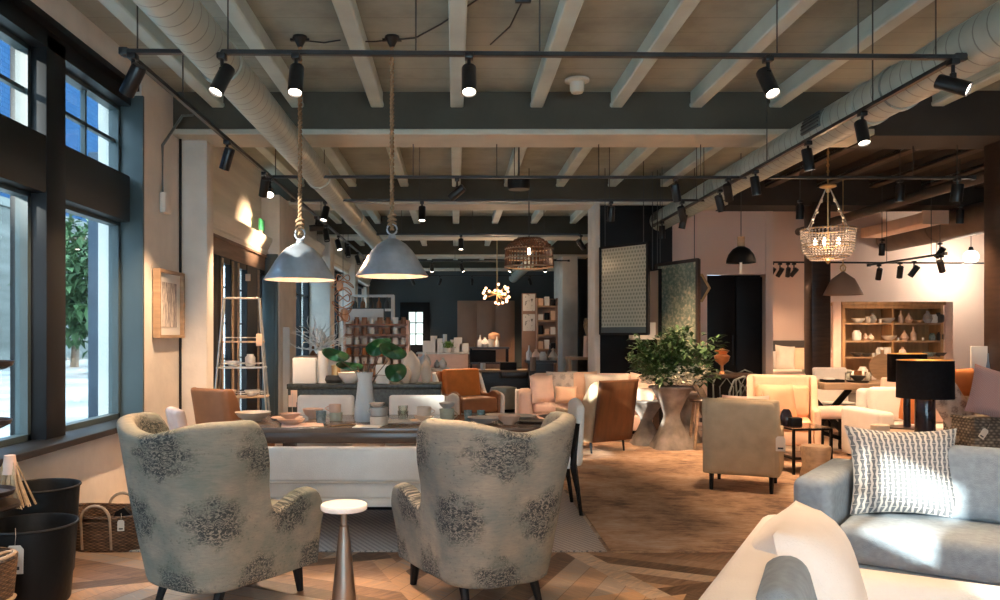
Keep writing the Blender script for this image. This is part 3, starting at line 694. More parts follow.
# ================================================================ FURNITURE BUILDERS
def sm(a, b, x):
    t = min(1, max(0, (x-a)/(b-a))); return t*t*(3-2*t)
def ushell(w, dep, r, z0, ztop, flare=0, lean=0, thick=.09, nu=44, nv=14, inset=0, bow=0, armflare=0, ear=0):
    """U-shaped upholstered shell; front is +Y. ztop(a, L): height as a function of arclength a from the arm front"""
    h = w/2; La = dep-r; arc = PI*r/2; Lb = w-2*r; tot = 2*La+2*arc+Lb
    def plan(a):
        if a < La: return (-h, dep/2-a, -1, 0)
        a -= La
        if a < arc: t = a/r; return (-h+r-r*math.cos(t), -dep/2+r-r*math.sin(t), -math.cos(t), -math.sin(t))
        a -= arc
        if a < Lb: return (-h+r+a, -dep/2, 0, -1)
        a -= Lb
        if a < arc: t = a/r; return (h-r+r*math.sin(t), -dep/2+r-r*math.cos(t), math.sin(t), -math.cos(t))
        a -= arc
        return (h, -dep/2+r+a, 1, 0)
    def fn(u, v):
        a = u*tot; x, y, nx, ny = plan(min(a, tot-1e-6)); am = min(a, tot-a)
        zt = ztop(am, tot/2); z = z0+(zt-z0)*v
        x *= 1+flare*(z-z0)+bow*math.sin(min(1, (z-z0)/.45)*PI)*.5
        back = sm(dep*.45, -dep/2, y)
        y -= lean*(z-z0)*back
        x += armflare*nx*sm(.3, .6, z)*(1-back)
        if ear: sd = abs(nx)*sm(dep*.42, -dep*.1, y-0*z); y += ear*sd*sm(.58, .95, z); x += nx*.05*sd*sm(.62, .90, z)
        return (x, y, z)
    b = B(); b.grid(fn, nu, nv, lambda u, v: (u*tot, z0+(ztop(min(u*tot, tot-u*tot), tot/2)-z0)*v))
    return b, tot
def leg(b, x, y, h, r0, r1, dx=0, dy=0, n=4):
    b.cyl((x, y, h), (x+dx, y+dy, 0), r0, r1, n=n); return b
def price_tag(label, loc, rz=0, s=1.0, mat=None):
    t = thing('price_tag', label, 'tag', loc, rz)
    b = B(); b.prism([(-.03*s, -.10*s), (.03*s, -.10*s), (.03*s, -.015*s), (.018*s, 0), (-.018*s, 0), (-.03*s, -.015*s)], -.001, .001); b.done('card', mat or m_tag, t)
    b = B(); b.tube([(0, 0, -.01*s), (.004, 0, .03*s), (0, .005, .06*s)], .0015, 5); b.done('string', m_string, t)
    b = B(); b.box((0, -.002, -.08*s), (.035*s, .0008, .012*s)); b.done('print', m_ink, t)
    return t
# ---------------------------------------------------------------- wing chairs
def wingtop(am, half):
    arm = .46+.16*sm(-.02, .10, am)-.09*sm(.16, .38, am)
    wing = sm(.36, .53, am)
    peak = 1.06-.075*sm(.68, 1.0, am)
    return arm*(1-wing)+peak*wing
def wing_chair(label, loc, rz, off):
    t = thing('wing_chair', label, 'chair', loc, rz)
    b, tot = ushell(.545, .78, .18, .15, wingtop, flare=.33, lean=.20, nu=64, nv=20, bow=.02, armflare=.03, ear=.05)
    b.done('upholstered_shell', m_damask if off == 0 else m_damask2, t, solid=.095, sub=1)
    b = B(); b.box((0, .02, .26), (.52, .70, .24), bev=.05, seg=3); b.done('seat_base', m_damask, t)
    b = B(); b.box((0, .06, .43), (.50, .64, .14), bev=.06, seg=4); b.done('seat_cushion', m_damask, t)
    for sx in (-1, 1):
        b = B(); leg(b, sx*.25, .27, .17, .034, .020, sx*.01, .02, 8); lg = b.done('leg', m_black, t)
        b = B(); b.lathe([(0, 0), (.014, .004), (.018, .02), (.010, .038), (0, .04)], 12, (sx*.26, .29, 0)); b.done('caster', m_brass, lg)
        b = B(); leg(b, sx*.22, -.26, .17, .030, .018, sx*.01, -.07, 8); b.done('leg', m_black, t)
    return t
m_damask2 = damask('faded_damask_bluer', (.155, .18, .17), (.31, .275, .22), (.012, .02, .028), off=.17)
wing_chair('damask wing chair on the left, near the rattan basket, turned towards the other one', (-1.285, 4.60, 0), -math.radians(33), 0)
wing_chair('damask wing chair on the right, with its left arm towards the small marble table', (.115, 4.68, 0), math.radians(28), 1)
# little drinks table
t = thing('side_table', 'tiny round white marble top on a tapered pewter cone between the wing chairs', 'table', (X(344, 4.2), 4.2, 0))
b = B(); b.lathe([(0, 0), (.078, 0), (.080, .01), (.055, .20), (.035, .42), (.026, .49), (.026, .50), (.019, .505), (.017, .585), (0, .59)], 28); b.done('pedestal', m_pewter, t)
b = B(); b.lathe([(.027, .40), (.031, .405), (.031, .41), (.027, .415)], 28); b.done('ring', m_brass, t)
b = B(); b.lathe([(0, .585), (.118, .585), (.122, .59), (.122, .608), (.117, .614), (0, .614)], 40); b.done('tabletop', m_marble, t)
# ---------------------------------------------------------------- rugs
def rug(label, x0, x1, y0, y1, mat, border=None, fringe=False, z=0.0):
    border = None
    t = thing('rug', label, 'rug', ((x0+x1)/2, (y0+y1)/2, z))
    w = x1-x0; h = y1-y0
    b = B(); b.box((0, 0, .006), (w, h, .012), bev=.004, seg=1); b.done('pile', mat, t)
    if border:
        b = B()
        for s in (-1, 1): b.box((s*(w/2-.03), 0, .0075), (.06, h, .015), bev=.003, seg=1); b.box((0, s*(h/2-.04), .0075), (w, .08, .015), bev=.003, seg=1)
        b.done('border', border, t)
    return t
rug('pale flatweave rug with grey dashes under the dining table and bench', -2.25, 1.05, 5.52, 8.9, m_rug1)
rug('large distressed brown rug on the floor right of the dining table', 1.08, 5.0, 5.50, 10.3, m_rug2, m_rugborder)
# ---------------------------------------------------------------- dining table, bench, chairs
t = thing('dining_table', 'long dark walnut dining table laid with dishes behind the wing chairs', 'table', (-.58, 6.93, 0))
b = B(); b.box((0, 0, .735), (2.66, 1.06, .045), bev=.006); b.done('tabletop', m_tabletop, t)
b = B()
for s in (-1, 1): b.box((0, s*.515, .675), (2.60, .03, .085), bev=.004); b.box((s*1.29, 0, .675), (.03, 1.0, .085), bev=.004)
b.done('apron', m_tablewood, t)
for s in (-1, 1):
    b = B(); b.box((s*.85, 0, .36), (.10, .14, .60), bev=.008); b.box((s*.85, 0, .05), (.12, .80, .08), bev=.02); b.box((s*.85, 0, .64), (.12, .86, .05), bev=.02); b.done('leg', m_tablewood, t)
b = B(); b.box((0, 0, .20), (1.64, .06, .12), bev=.006); b.done('stretcher', m_tablewood, t)
t = thing('bench', 'long off-white upholstered bench with a low back in front of the dining table', 'bench', (-.57, 6.02, 0.012))
b = B(); b.box((0, .08, .36), (1.86, .56, .14), bev=.03, seg=3); b.done('seat', m_offwh, t)
b = B(); b.box((0, .07, .265), (1.84, .54, .06), bev=.01); b.done('seat_rail', m_offwh, t)
b = B(); b.box((0, -.20, .55), (1.86, .10, .25), bev=.03, seg=4, rot=(.05, 0, 0)); b.done('backrest', m_offwh, t)
b = B(); b.tube([(-.92, -.255, .425), (.92, -.255, .425)], .008, 6); b.done('piping', m_cream, t)
for sx in (-1, 1):
    for sy in (-.14, .28):
        b = B(); b.box((sx*.86, sy, .12), (.06, .06, .24), bev=.006, taper=.75); b.done('leg', m_black, t)
b = B(); b.box((0, .06, .20), (1.66, .07, .07), bev=.006); b.done('stretcher', m_black, t)
def dining_chair(label, loc, rz, mat=m_offwh, w=.50, h=.92, group=None, legm=m_black, d=.5):
    t = thing('dining_chair', label, 'chair', loc, rz, group)      # faces +Y
    b = B(); b.box((0, 0, .43), (w, d, .11), bev=.035, seg=3); b.done('seat', mat, t)
    b = B(); b.box((0, -d/2+.0, .40+(h-.40)/2), (w, .075, h-.40), bev=.03, seg=3, rot=(.12, 0, 0)); b.done('backrest', mat, t)
    b = B(); b.tube([(-w/2+.02, -d/2-.075, h-.02), (w/2-.02, -d/2-.075, h-.02)], .006, 6); b.done('piping', m_cream, t)
    for sx in (-1, 1):
        b = B(); leg(b, sx*(w/2-.04), d/2-.05, .39, .026, .016, 0, .01); b.done('leg', legm, t)
        b = B(); leg(b, sx*(w/2-.04), -d/2+.05, .39, .026, .016, 0, -.09); b.done('leg', legm, t)
    return t
# head chair on the right: arms show its dark post
t = thing('dining_chair', 'off-white dining chair with dark legs at the right head of the dining table', 'chair', (.74, 6.86, .012), PI/2)
b = B(); b.box((0, 0, .44), (.54, .5, .12), bev=.035, seg=3); b.done('seat', m_offwh, t)
b = B(); b.grid(lambda u, v: ((u-.5)*.56, -.25-.02*v-.03+.0*math.cos((u-.5)*PI), .40+.535*v-.02*math.cos(u*2*PI)*v), 10, 8); b.done('backrest', m_offwh, t, solid=.07, sub=1)
for sx in (-1, 1):
    b = B(); b.tube([(sx*.262, -.262, .76), (sx*.262, -.235, .42), (sx*.262, -.30, 0)], [.030, .032, .016], 6); b.done('leg', m_black, t)
    b = B(); leg(b, sx*.23, .20, .40, .026, .015, 0, .02, 6); b.done('leg', m_black, t)
dining_chair('off-white dining chair behind the table, left of the glass vase', (X(321, 7.75), 7.78, .012), PI, w=.57, h=.885)
dining_chair('off-white dining chair behind the table, right of the glass vase', (X(416, 7.75), 7.78, .012), PI, w=.57, h=.885)
# tan leather chair at the left head with cushion beside
def topf(hf, hb, a0, a1): return lambda am, half: hf+(hb-hf)*sm(a0, a1, am)
t = thing('armchair', 'tan leather chair with a squared back by the left windows', 'chair', (-2.13, 7.85, .0), math.radians(-32))
b, _ = ushell(.46, .52, .03, .36, topf(.60, 1.0, .36, .44), flare=.06, lean=.18); b.done('leather_shell', m_tan, t, solid=.05, sub=1)
b = B(); b.box((0, .02, .43), (.50, .50, .12), bev=.04, seg=3); b.done('seat', m_tan, t)
for sx in (-1, 1):
    for sy in (-1, 1): b = B(); leg(b, sx*.22, sy*.22, .40, .022, .014, sx*.02, sy*.03, 8); b.done('leg', m_darkwood, t)
t = thing('dining_chair', 'small blush upholstered chair beside the tan leather chair', 'chair', (-2.04, 6.62, .012), math.radians(-58))
b = B(); b.box((0, 0, .43), (.46, .46, .12), bev=.04, seg=3); b.done('seat', m_blush, t)
b = B(); b.box((0, -.23, .68), (.40, .08, .44), bev=.035, seg=4, rot=(.2, 0, 0)); b.done('backrest', m_blush, t)
for sx in (-1, 1):
    for sy in (-1, 1): b = B(); leg(b, sx*.18, sy*.18, .40, .022, .014, sx*.02, sy*.03, 8); b.done('leg', m_darkwood, t)
# ---------------------------------------------------------------- tableware
TT = .7575
def bowl(label, px, d, r, h, mat, z=TT, cat='bowl', name='bowl', py=None, foot=True, group=None):
    t = B(); t.lathe([(0, .0), (r*.45, 0), (r*.47, h*.10), (r*.80, h*.45), (r, h), (r*.96, h), (r*.74, h*.5), (r*.4, h*.18), (0, h*.15)], 28)
    return tag(t.done(name, mat, None, (X(px, d), d, z)), label, cat, group)
def plate(label, px, d, r, mat, z=TT, h=.018, group=None):
    t = B(); t.lathe([(0, 0), (r*.6, 0), (r*.66, h*.3), (r, h), (r*.98, h*1.15), (r*.64, h*.6), (0, h*.5)], 32)
    return tag(t.done('plate', mat, None, (X(px, d), d, z)), label, 'plate', group)
def mug(label, px, d, r, h, mat, z=TT, rz=0, name='mug', handle=True, group=None):
    t = thing(name, label, 'cup', (X(px, d), d, z), rz, group)
    b = B(); b.lathe([(0, 0), (r*.85, 0), (r*.95, h*.08), (r, h*.9), (r, h), (r*.92, h), (r*.9, h*.12), (0, h*.1)], 26); b.done('cup_body', mat, t)
    if handle: b = B(); b.tube([(r*.95+.02*0+.032*math.sin(k/8*PI), 0, h*(.2+.6*k/8)) for k in range(9)], .005, 6); b.done('handle', mat, t)
    return t
def tumbler(label, px, d, r, h, mat, z=TT, group=None):
    t = B(); t.lathe([(0, 0), (r*.82, 0), (r, h), (r*.93, h), (r*.76, h*.08), (0, h*.07)], 22)
    return tag(t.done('tumbler', mat, None, (X(px, d), d, z)), label, 'glass', group)
bowl('large pale shallow bowl at the left end of the dining table', 253, 6.95, .155, .075, m_ceram)
bowl('blush bowl on top of the plates at the left front of the dining table', 290, 6.62, .09, .045, m_ceram2, z=TT+.05)
bowl('wide blush dish under the small bowl at the left front of the dining table', 291, 6.62, .115, .05, m_ceram2)
bowl('deep peach bowl behind the teal tumbler on the dining table', 313, 7.15, .095, .085, m_ceram2)
plate('peach plate behind the stacked blush dishes on the dining table', 287, 7.05, .14, m_ceram2)
tumbler('mottled teal glass tumbler on the dining table', 321, 6.72, .045, .105, m_teal)
mug('lower celadon cup of the stacked pair left of the vase', 345-9, 6.95, .058, .07, m_ceram3, rz=PI)
mug('upper peach rimmed cup of the stacked pair left of the vase', 335, 6.95, .054, .07, m_ceram2, z=TT+.071, rz=PI)
mug('lower grey mug of the stack right of the vase', 379, 6.6, .076, .075, m_ceram, rz=0)
mug('middle grey mug of the stack right of the vase', 379, 6.6, .074, .070, m_ceramg, z=TT+.076, rz=2.8)
bowl('small chipped looking bowl on top of the mug stack right of the vase', 377, 6.6, .066, .035, m_ceram, z=TT+.147)
tumbler('lower clear tumbler of the stack by the second far chair', 403, 6.95, .048, .085, m_clear)
tumbler('upper clear tumbler of the stack by the second far chair', 403, 6.95, .045, .08, m_clear, z=TT+.05)
plate('large pale saucer plate under the beige cup stack', 424, 6.75, .12, m_ceram, h=.022)
bowl('shallow cream bowl between plate and beige cup', 424, 6.75, .085, .04, m_ceram, z=TT+.02)
mug('beige cup on top of the cream bowls beside the right wing chair', 424, 6.75, .062, .075, m_khaki and m_ceram, z=TT+.062, handle=True)
bowl('speckled bowl topping the stack behind the right wing chair back', 447, 7.0, .072, .05, m_ceramg, z=TT+.10)
mug('grey green cup under the speckled bowl by the right wing chair', 447, 7.0, .066, .10, m_ceram3, rz=-.3)
tumbler('left one of two small etched tumblers beyond the right wing chair', 468, 7.05, .038, .08, m_teal)
tumbler('right one of two small etched tumblers beyond the right wing chair', 481, 7.05, .038, .08, m_teal)
bowl('wide grey serving bowl beyond the right wing chair', 484, 6.75, .14, .05, m_ceramg)
bowl('peach bowl turned upside down near the right end of the dining table', 509, 6.65, .098, .075, m_ceram2)
plate('dark grey plate at the right end of the dining table, nearer one', 532, 6.8, .13, m_ceramd)
plate('grey plate lying on the far right corner of the dining table', 520, 7.2, .15, m_ceramg)
plate('dark plate beside the grey one at the far right corner of the table', 551, 7.15, .11, m_ceramd, z=TT)
plate('pale plate behind the small etched tumblers', 498, 7.3, .12, m_ceram)
t = B(); t.box((0, 0, .003), (.34, .26, .006), bev=.002, seg=1); tag(t.done('napkin', m_blush, None, (X(303, 6.6), 6.58, TT), .2), 'folded blush napkin under the dishes at the left front of the table', 'napkin')
t = B(); t.box((0, 0, .003), (.22, .16, .006), bev=.002, seg=1); tag(t.done('napkin', m_white, None, (X(368, 6.5), 6.47, TT), -.1), 'small white napkin in front of the mug stack right of the vase', 'napkin')
t = B(); t.box((0, 0, .004), (.42, .28, .008), bev=.002, seg=1); tag(t.done('placemat', m_ceramg, None, (X(405, 6.75), 6.85, TT), 0), 'pale grey placemat under the clear tumblers', 'placemat')
b = B(); b.tube([(-.1, 0, .004), (0, .01, .006), (.1, .0, .004)], .004, 6); b.lathe([(0, .002), (.016, .003), (.018, .008), (0, .010)], 12, (.115, 0, 0), 1.4, 1)
tag(b.done('spoon', m_brass, None, (X(342, 6.55), 6.55, TT), .7), 'thin spoon lying on the table left of the mug stack', 'spoon')
t = thing('price_tag', 'tan tag standing up at the left far side of the dining table', 'tag', (X(293, 7.45), 7.42, TT)); b = B(); b.box((0, 0, .13), (.075, .004, .11)); b.done('card', m_peachfab, t); b = B(); b.cyl((0, 0, 0), (0, 0, .20), .003, n=6); b.done('stake', m_string, t)
# vase with large leaves
t = thing('glass_vase', 'tall clear glass vase of big round leaves on the dining table', 'vase', (X(365, 6.9), 6.9, TT))
H = .42
b = B(); b.lathe([(0, 0), (.085, 0), (.095, .02), (.092, .10), (.072, .24), (.062, .36), (.075, H), (.071, H), (.058, .36), (.068, .24), (.088, .10), (.088, .02), (0, .015)], 32); b.done('vase_body', m_frost, t)
def bigleaf(px, py, w, h, d, tilt, name='leaf'):
    p = Vector((X(px, d)-t.location.x, d-t.location.y, Z(py, d)-TT)); s = d/F
    b = B(); a, c = w*s/2, h*s/2
    def fn(u, v):
        th = u*2*PI; r = v; xx = a*r*math.cos(th); zz = c*r*math.sin(th)*(1-.12*math.cos(th))
        notch = 1-.22*r*max(0, math.cos(th-PI/2-tilt))**6
        xx *= notch; zz *= notch
        return (p.x+xx*math.cos(tilt)-zz*math.sin(tilt), p.y+.05*math.sin(th*2+tilt)*r+.06*r*r*math.cos(th), p.z+xx*math.sin(tilt)+zz*math.cos(tilt)+.0)
    b.grid(fn, 26, 7, closeu=True); b.done(name, m_leaf, t, solid=.003)
    b = B(); m = Vector((.02, 0, H*.9)); b.tube([(0, 0, .06), m*.6, m+Vector((p.x*.3, 0, .02)), p+Vector((0, .01, -c*.4))], .004, 6); b.done('stem', m_stem, t)
bigleaf(336, 355, 26, 13, 6.8, -.25); bigleaf(377, 347, 22, 17, 6.85, .4); bigleaf(393, 351, 28, 16, 6.7, -.35); bigleaf(396, 372, 21, 20, 6.6, .1)
bigleaf(350, 366, 26, 9, 6.95, -.1); bigleaf(383, 342, 16, 8, 7.1, .2)
b = B(); q = random.Random(2)
for i in range(5): b.tube([(q.uniform(-.03, .03), q.uniform(-.03, .03), .02), (q.uniform(-.02, .02), q.uniform(-.02, .02), .3), (q.uniform(-.09, .06), q.uniform(-.04, .04), .42+q.uniform(0, .14))], .005, 6)
b.done('twigs', m_stem, t)
b = B(); b.lathe([(0, 0), (.025, .01), (.04, .045), (.025, .08), (0, .085)], 16, (.0, 0, .02), 1, .8); b.done('moss_ball', m_leaf2, t)
# ---------------------------------------------------------------- pendant lamps over the table
def pendant(label, px, d, zb, R, H, rope_top, tiltx=0):
    t = thing('pendant_lamp', label, 'pendant lamp', (X(px, d), d, zb))
    pf = [(1, 0), (1, .012/H), (.86, .25), (.70, .52), (.56, .71), (.40, .87), (.18, 1.0), (.05, 1.05), (0, 1.05)]
    b = B(); b.lathe([(R*q_, H*z_) for q_, z_ in pf], 48); sh = b.done('shade', m_galv, t)
    b = B(); b.lathe([(R*q_*.975, H*z_*.985+.004) for q_, z_ in pf if z_ < 1.01]+[(0, H*.995)], 48); b.done('shade_lining', m_galvin, sh)
    b = B(); b.tube([(R*1.0*math.cos(k/40*2*PI), R*math.sin(k/40*2*PI), .004) for k in range(40)], .006, 6, closed=True); b.done('rim', m_galv, sh)
    b = B(); b.cyl((0, 0, H*1.03), (0, 0, H*1.13), .036, .026, n=16); b.tube([(.042*math.cos(k/16*2*PI), 0, H*1.13+.045+.045*math.sin(k/16*2*PI)) for k in range(16)], .008, 6, closed=True); b.done('ring', m_galv, t)
    b = B(); b.lathe([(0, 0), (.03, .01), (.045, .05), (.03, .10), (.02, .14), (0, .14)], 16, (0, 0, H*.45)); b.done('bulb', m_smallbulb if False else m_globe, t)
    b = B(); z1 = H*1.13+.09; L = rope_top-zb-z1
    for ph in (0, PI):
        b.tube([(.011*math.cos(k*.9+ph), .011*math.sin(k*.9+ph), z1-.05+L*k/150) for k in range(151)], .010, 6)
    for kk in range(3): b.tube([(.03*math.cos(a/10*2*PI), .022*math.sin(a/10*2*PI), z1+.0+kk*.035+.01*math.sin(a)) for a in range(10)], .011, 6, closed=True)
    b.done('rope', m_rope, t)
    b = B(); b.lathe([(0, 0), (.06, 0), (.065, -.02), (.04, -.05), (.02, -.09), (0, -.09)], 18, (0, 0, rope_top-zb)); b.box((0, 0, rope_top-zb-.03), (.16, .03, .02)); b.done('canopy', m_head, t)
    lamp('POINT', 'pendant_glow', t, (0, 0, H*.2), 5, WARM, radius=.05)
    return t
pendant('galvanised metal pendant lamp on a jute rope, nearer the windows', 300, 6.7, Z(280, 6.7), .293, .30, 4.0)
pendant('galvanised metal pendant lamp on a jute rope, over the middle of the table', 392, 6.7, Z(276.5, 6.7), .298, .31, 4.0)
t = thing('electrical_cable', 'thin cables looping across the ceiling between the rope lamp canopies', 'cable', (X(300, 6.7), 6.7, 3.97))
b = B(); b.tube([(0, 0, 0), (.2, .02, -.015), (.34, 0, 0)], .006, 6); x1 = X(392, 6.7)-X(300, 6.7); b.tube([(x1, 0, 0), (x1-.15, -.02, -.02), (x1-.25, -.1, -.05)], .006, 6); b.tube([(x1, 0, 0), (x1+.2, -.05, .0), (x1+.42, -.4, -.02), (x1+.7, -.9, -.03)], .007, 6); b.done('cable', m_rail, t)
b = B(); b.box((1.8, -.8, .0), (.12, .04, .04), bev=.006); b.tube([(1.8, -.8, 0), (1.74, -.3, .0), (1.6, .1, .0)], .007, 6); b.done('cable_clip', m_rail, t)
# ---------------------------------------------------------------- left foreground
def bucket(label, x, y, r, h, tagged):
    t = thing('bucket', label, 'bucket', (x, y, 0))
    b = B(); b.lathe([(0, 0), (r*.84, 0), (r*.86, .01), (r*.93, h*.5), (r, h), (r*1.02, h+.004), (r*1.0, h+.012), (r*.965, h), (r*.90, h*.5), (r*.83, .02), (0, .02)], 44); b.done('bucket_body', m_bucket, t)
    b = B(); b.tube([(r*1.01*math.cos(k/40*2*PI), r*1.01*math.sin(k/40*2*PI), h+.004) for k in range(40)], .008, 6, closed=True); b.done('rim', m_bucket, t); return t
bucket('black tapered bucket nearest the camera at the left edge, with a paper tag', -2.40, 4.52, .243, .43, True)
bucket('black tapered bucket standing behind the nearer one under the window', -2.62, 5.04, .235, .545, False)
tg = price_tag('cream paper tag on the side of the nearest black bucket', (X(15.5, 4.27), 4.262, .378), 0, 1.5)
tg.rotation_euler = (-.08, 0, .2)
# rattan basket
t = thing('rattan_basket', 'oblong brown rattan basket with cane handles on the floor by the low wall', 'basket', (-2.42, 5.72, 0), 0)
b = B()
def sq(u, z, o=0):
    th = u*2*PI; n = 3.2; c_ = math.cos(th); s_ = math.sin(th); k = (abs(c_)**n+abs(s_)**n)**(-1/n); f = .90+.12*z/.24
    return ((.29+o)*k*c_*f, (.215+o)*k*s_*f, z+(.04*abs(c_)**3*(z/.24)))
b.grid(lambda u, v: sq(u, v*.235), 56, 10, closeu=True); b.done('basket_body', m_rattan, t, solid=.02)
b = B(); b.grid(lambda u, v: (sq(u, .01)[0]*v, sq(u, .01)[1]*v, .012), 56, 3, closeu=True); b.done('basket_floor', m_rattan, t)
b = B(); b.tube([sq(k/56, .237) for k in range(56)], .013, 6, closed=True); b.done('rim', m_rattan, t)
for s in (-1, 1):
    b = B(); b.tube([(-.05-.10*math.cos(k/14*PI), s*.228, .225+.10*math.sin(k/14*PI)) for k in range(15)], .011, 8)
    for e in (-.15, .05): b.cyl((e, s*.228, .24), (e, s*.205, .02), .009, n=8)
    b.done('handle', m_wickhandle, t)
b = B(); b.prism([(-.08, .02), (.20, .02), (.20, .12), (.06, .27), (.0, .24)], -.02, .02); b.done('liner_flap', m_black, t)
price_tag('small cream tag hanging on the rattan basket', (-2.42+.13, 5.72-.238, .232), .1, .75)
# dried grass in a wood holder and tiered stand at the left edge
t = thing('tiered_stand', 'three-tier dark wooden plate stand cut by the left picture edge', 'stand', (-2.62, 4.42, .565))
b = B(); b.cyl((0, 0, 0), (0, 0, .95), .016, n=12); b.lathe([(0, 1.0), (.02, .98), (.025, .96), (.012, .94), (0, .94)], 12); b.done('post', m_darkwood, t)
for zz, r in ((.03, .17), (.42, .155), (.745, .165)):
    b = B(); b.lathe([(0, zz), (r*.7, zz), (r*.95, zz+.02), (r, zz+.045), (r*.97, zz+.047), (r*.9, zz+.028), (0, zz+.014)], 32); b.done('tray', m_darkwood, t)
t = thing('side_table', 'slim dark plinth under the tiered wooden stand at the left edge', 'table', (-2.62, 4.42, 0))
b = B(); b.lathe([(0, .54), (.19, .54), (.195, .55), (.19, .565), (0, .565)], 32); b.done('tabletop', m_darkwood, t)
b = B(); b.cyl((0, 0, 0), (0, 0, .54), .03, n=12); b.lathe([(0, 0), (.14, 0), (.13, .02), (.03, .04)], 24); b.done('pedestal', m_darkwood, t)
t = thing('dried_grass', 'bundle of dried grass leaning out over the rear black bucket', 'dried grass', (X(6, 4.62), 4.66, .50))
q = random.Random(5); b = B()
for i in range(120):
    a = q.uniform(-.10, .10); c_ = q.uniform(-.06, .06); b.tube([(a*.3, c_*.3, .26), (a*.7, c_, .13), (a+.02, c_*1.4, .0)], .0022, 3)
b.done('stalks', m_dry, t, smooth=0); b = B(); b.cyl((0, 0, .19), (0, 0, .30), .042, .03, n=12); b.done('binding', m_blush, t)
t = thing('wicker_basket', 'corner of a cane-handled basket at the very left bottom edge', 'basket', (-2.45, 4.0, 0))
b = B(); b.lathe([(0, 0), (.20, 0), (.235, .38), (.222, .38), (.19, .02), (0, .02)], 36); b.done('basket_body', m_rattan, t)
for zz in (.18, .40): b = B(); b.tube([(.20+.035*math.cos(k/12*2*PI), -.02+.09*math.sin(k/12*2*PI), zz) for k in range(12)], .010, 6, closed=True); b.done('handle', m_wickhandle, t)
# ---------------------------------------------------------------- grey armchair/sofa on the right with pillow
def sofa(name, label, loc, rz, w, dep, seat_h, arm_h, back_h, mat, arm_w=.2, nc=2, legs=.10, cat='sofa', legm=m_black, backc=True, arm_slope=0, thk=.17):
    """faces -Y"""
    t = thing(name, label, cat, loc, rz)
    b = B(); b.box((0, 0, legs+(seat_h-legs-thk)/2), (w-.02, dep-.02, seat_h-legs-thk), bev=.02); b.done('base', mat, t)
    for s in (-1, 1):
        b = B(); b.box((s*(w/2-arm_w/2), -.0, legs+(arm_h-legs)/2), (arm_w, dep, arm_h-legs), bev=.055, seg=4); b.done('arm', mat, t)
    b = B(); b.box((0, dep/2-.10, legs+(back_h-legs)/2), (w-2*arm_w+.04, .20, back_h-legs), bev=.06, seg=4, rot=None); b.done('backrest', mat, t)
    iw = (w-2*arm_w)/nc
    for k in range(nc):
        xc = -w/2+arm_w+iw*(k+.5)
        b = B(); b.box((xc, -.07, seat_h-thk/2), (iw-.01, dep-.14, thk), bev=.06, seg=5); b.done('seat_cushion', mat, t)
        if backc: b = B(); b.box((xc, dep/2-.29, seat_h+.20), (iw-.02, .17, .42), bev=.07, seg=5, rot=(-.18, 0, 0)); b.done('back_cushion', mat, t)
    for sx in (-1, 1):
        for sy in (-1, 1): b = B(); leg(b, sx*(w/2-.08), sy*(dep/2-.08), legs, .028, .02); b.done('leg', legm, t)
    return t
gx, gy = 1.90, 4.52; th = math.radians(-37); cs, sn = math.cos(th), math.sin(th)
def loc2(lx, ly, w, dep): return (gx+(lx+w/2)*cs-(ly+dep/2)*sn, gy+(lx+w/2)*sn+(ly+dep/2)*cs)
GW, GD = 1.75, .95
cxg, cyg = loc2(0, 0, GW, GD)
sofa('sofa', 'blue-grey linen sofa at the right edge, partly in sunlight', (cxg, cyg, 0), th, GW, GD, .455, .70, .83, m_bluegrey, arm_w=.21, nc=1, thk=.20)
px_, py_ = loc2(-GW/2+.21+.36, GD/2-.34, GW, GD)
b = B(); b.pillow(.61, .53, .20, n=16, pinch=.12); ob = b.done('throw_pillow', m_zig, None, (px_-.12, py_-.06, .447)); ob.rotation_euler = (-.28, 0, math.radians(-14)); tag(ob, 'large pillow with grey and white geometric print on the blue-grey sofa', 'pillow')
# near white sofa, seen from behind
th = math.radians(60.6); cs, sn = math.cos(th), math.sin(th)
NX, NY = 1.17, 2.10
def nl(lx, ly, z): return (NX+lx*cs-ly*sn, NY+lx*sn+ly*cs, z)
t = sofa('sofa', 'sunlit cream slipcovered sofa in the bottom right corner, seen from behind', (NX, NY, 0), th, 2.05, .95, .44, .62, .83, m_white, arm_w=.20, nc=2, backc=False)
b = B(); b.pillow(.60, .56, .34, n=16, pinch=.015); ob = b.done('throw_pillow', m_white, None, nl(.50, .20, .345)); ob.rotation_euler = (-.26, .0, th+math.radians(0)); tag(ob, 'big white pillow peaking over the back of the near cream sofa', 'pillow')
b = B(); b.box((0, 0, .25), (.44, .13, .50), bev=.06, seg=5); ob = b.done('throw_pillow', m_bluegrey2 if 'm_bluegrey2' in globals() else m_bluegrey, None, nl(-.07, .165, .375)); ob.rotation_euler = (-.26, .0, th+math.radians(4)); tag(ob, 'pale blue-grey pillow in front of the big white pillow on the near sofa', 'pillow')
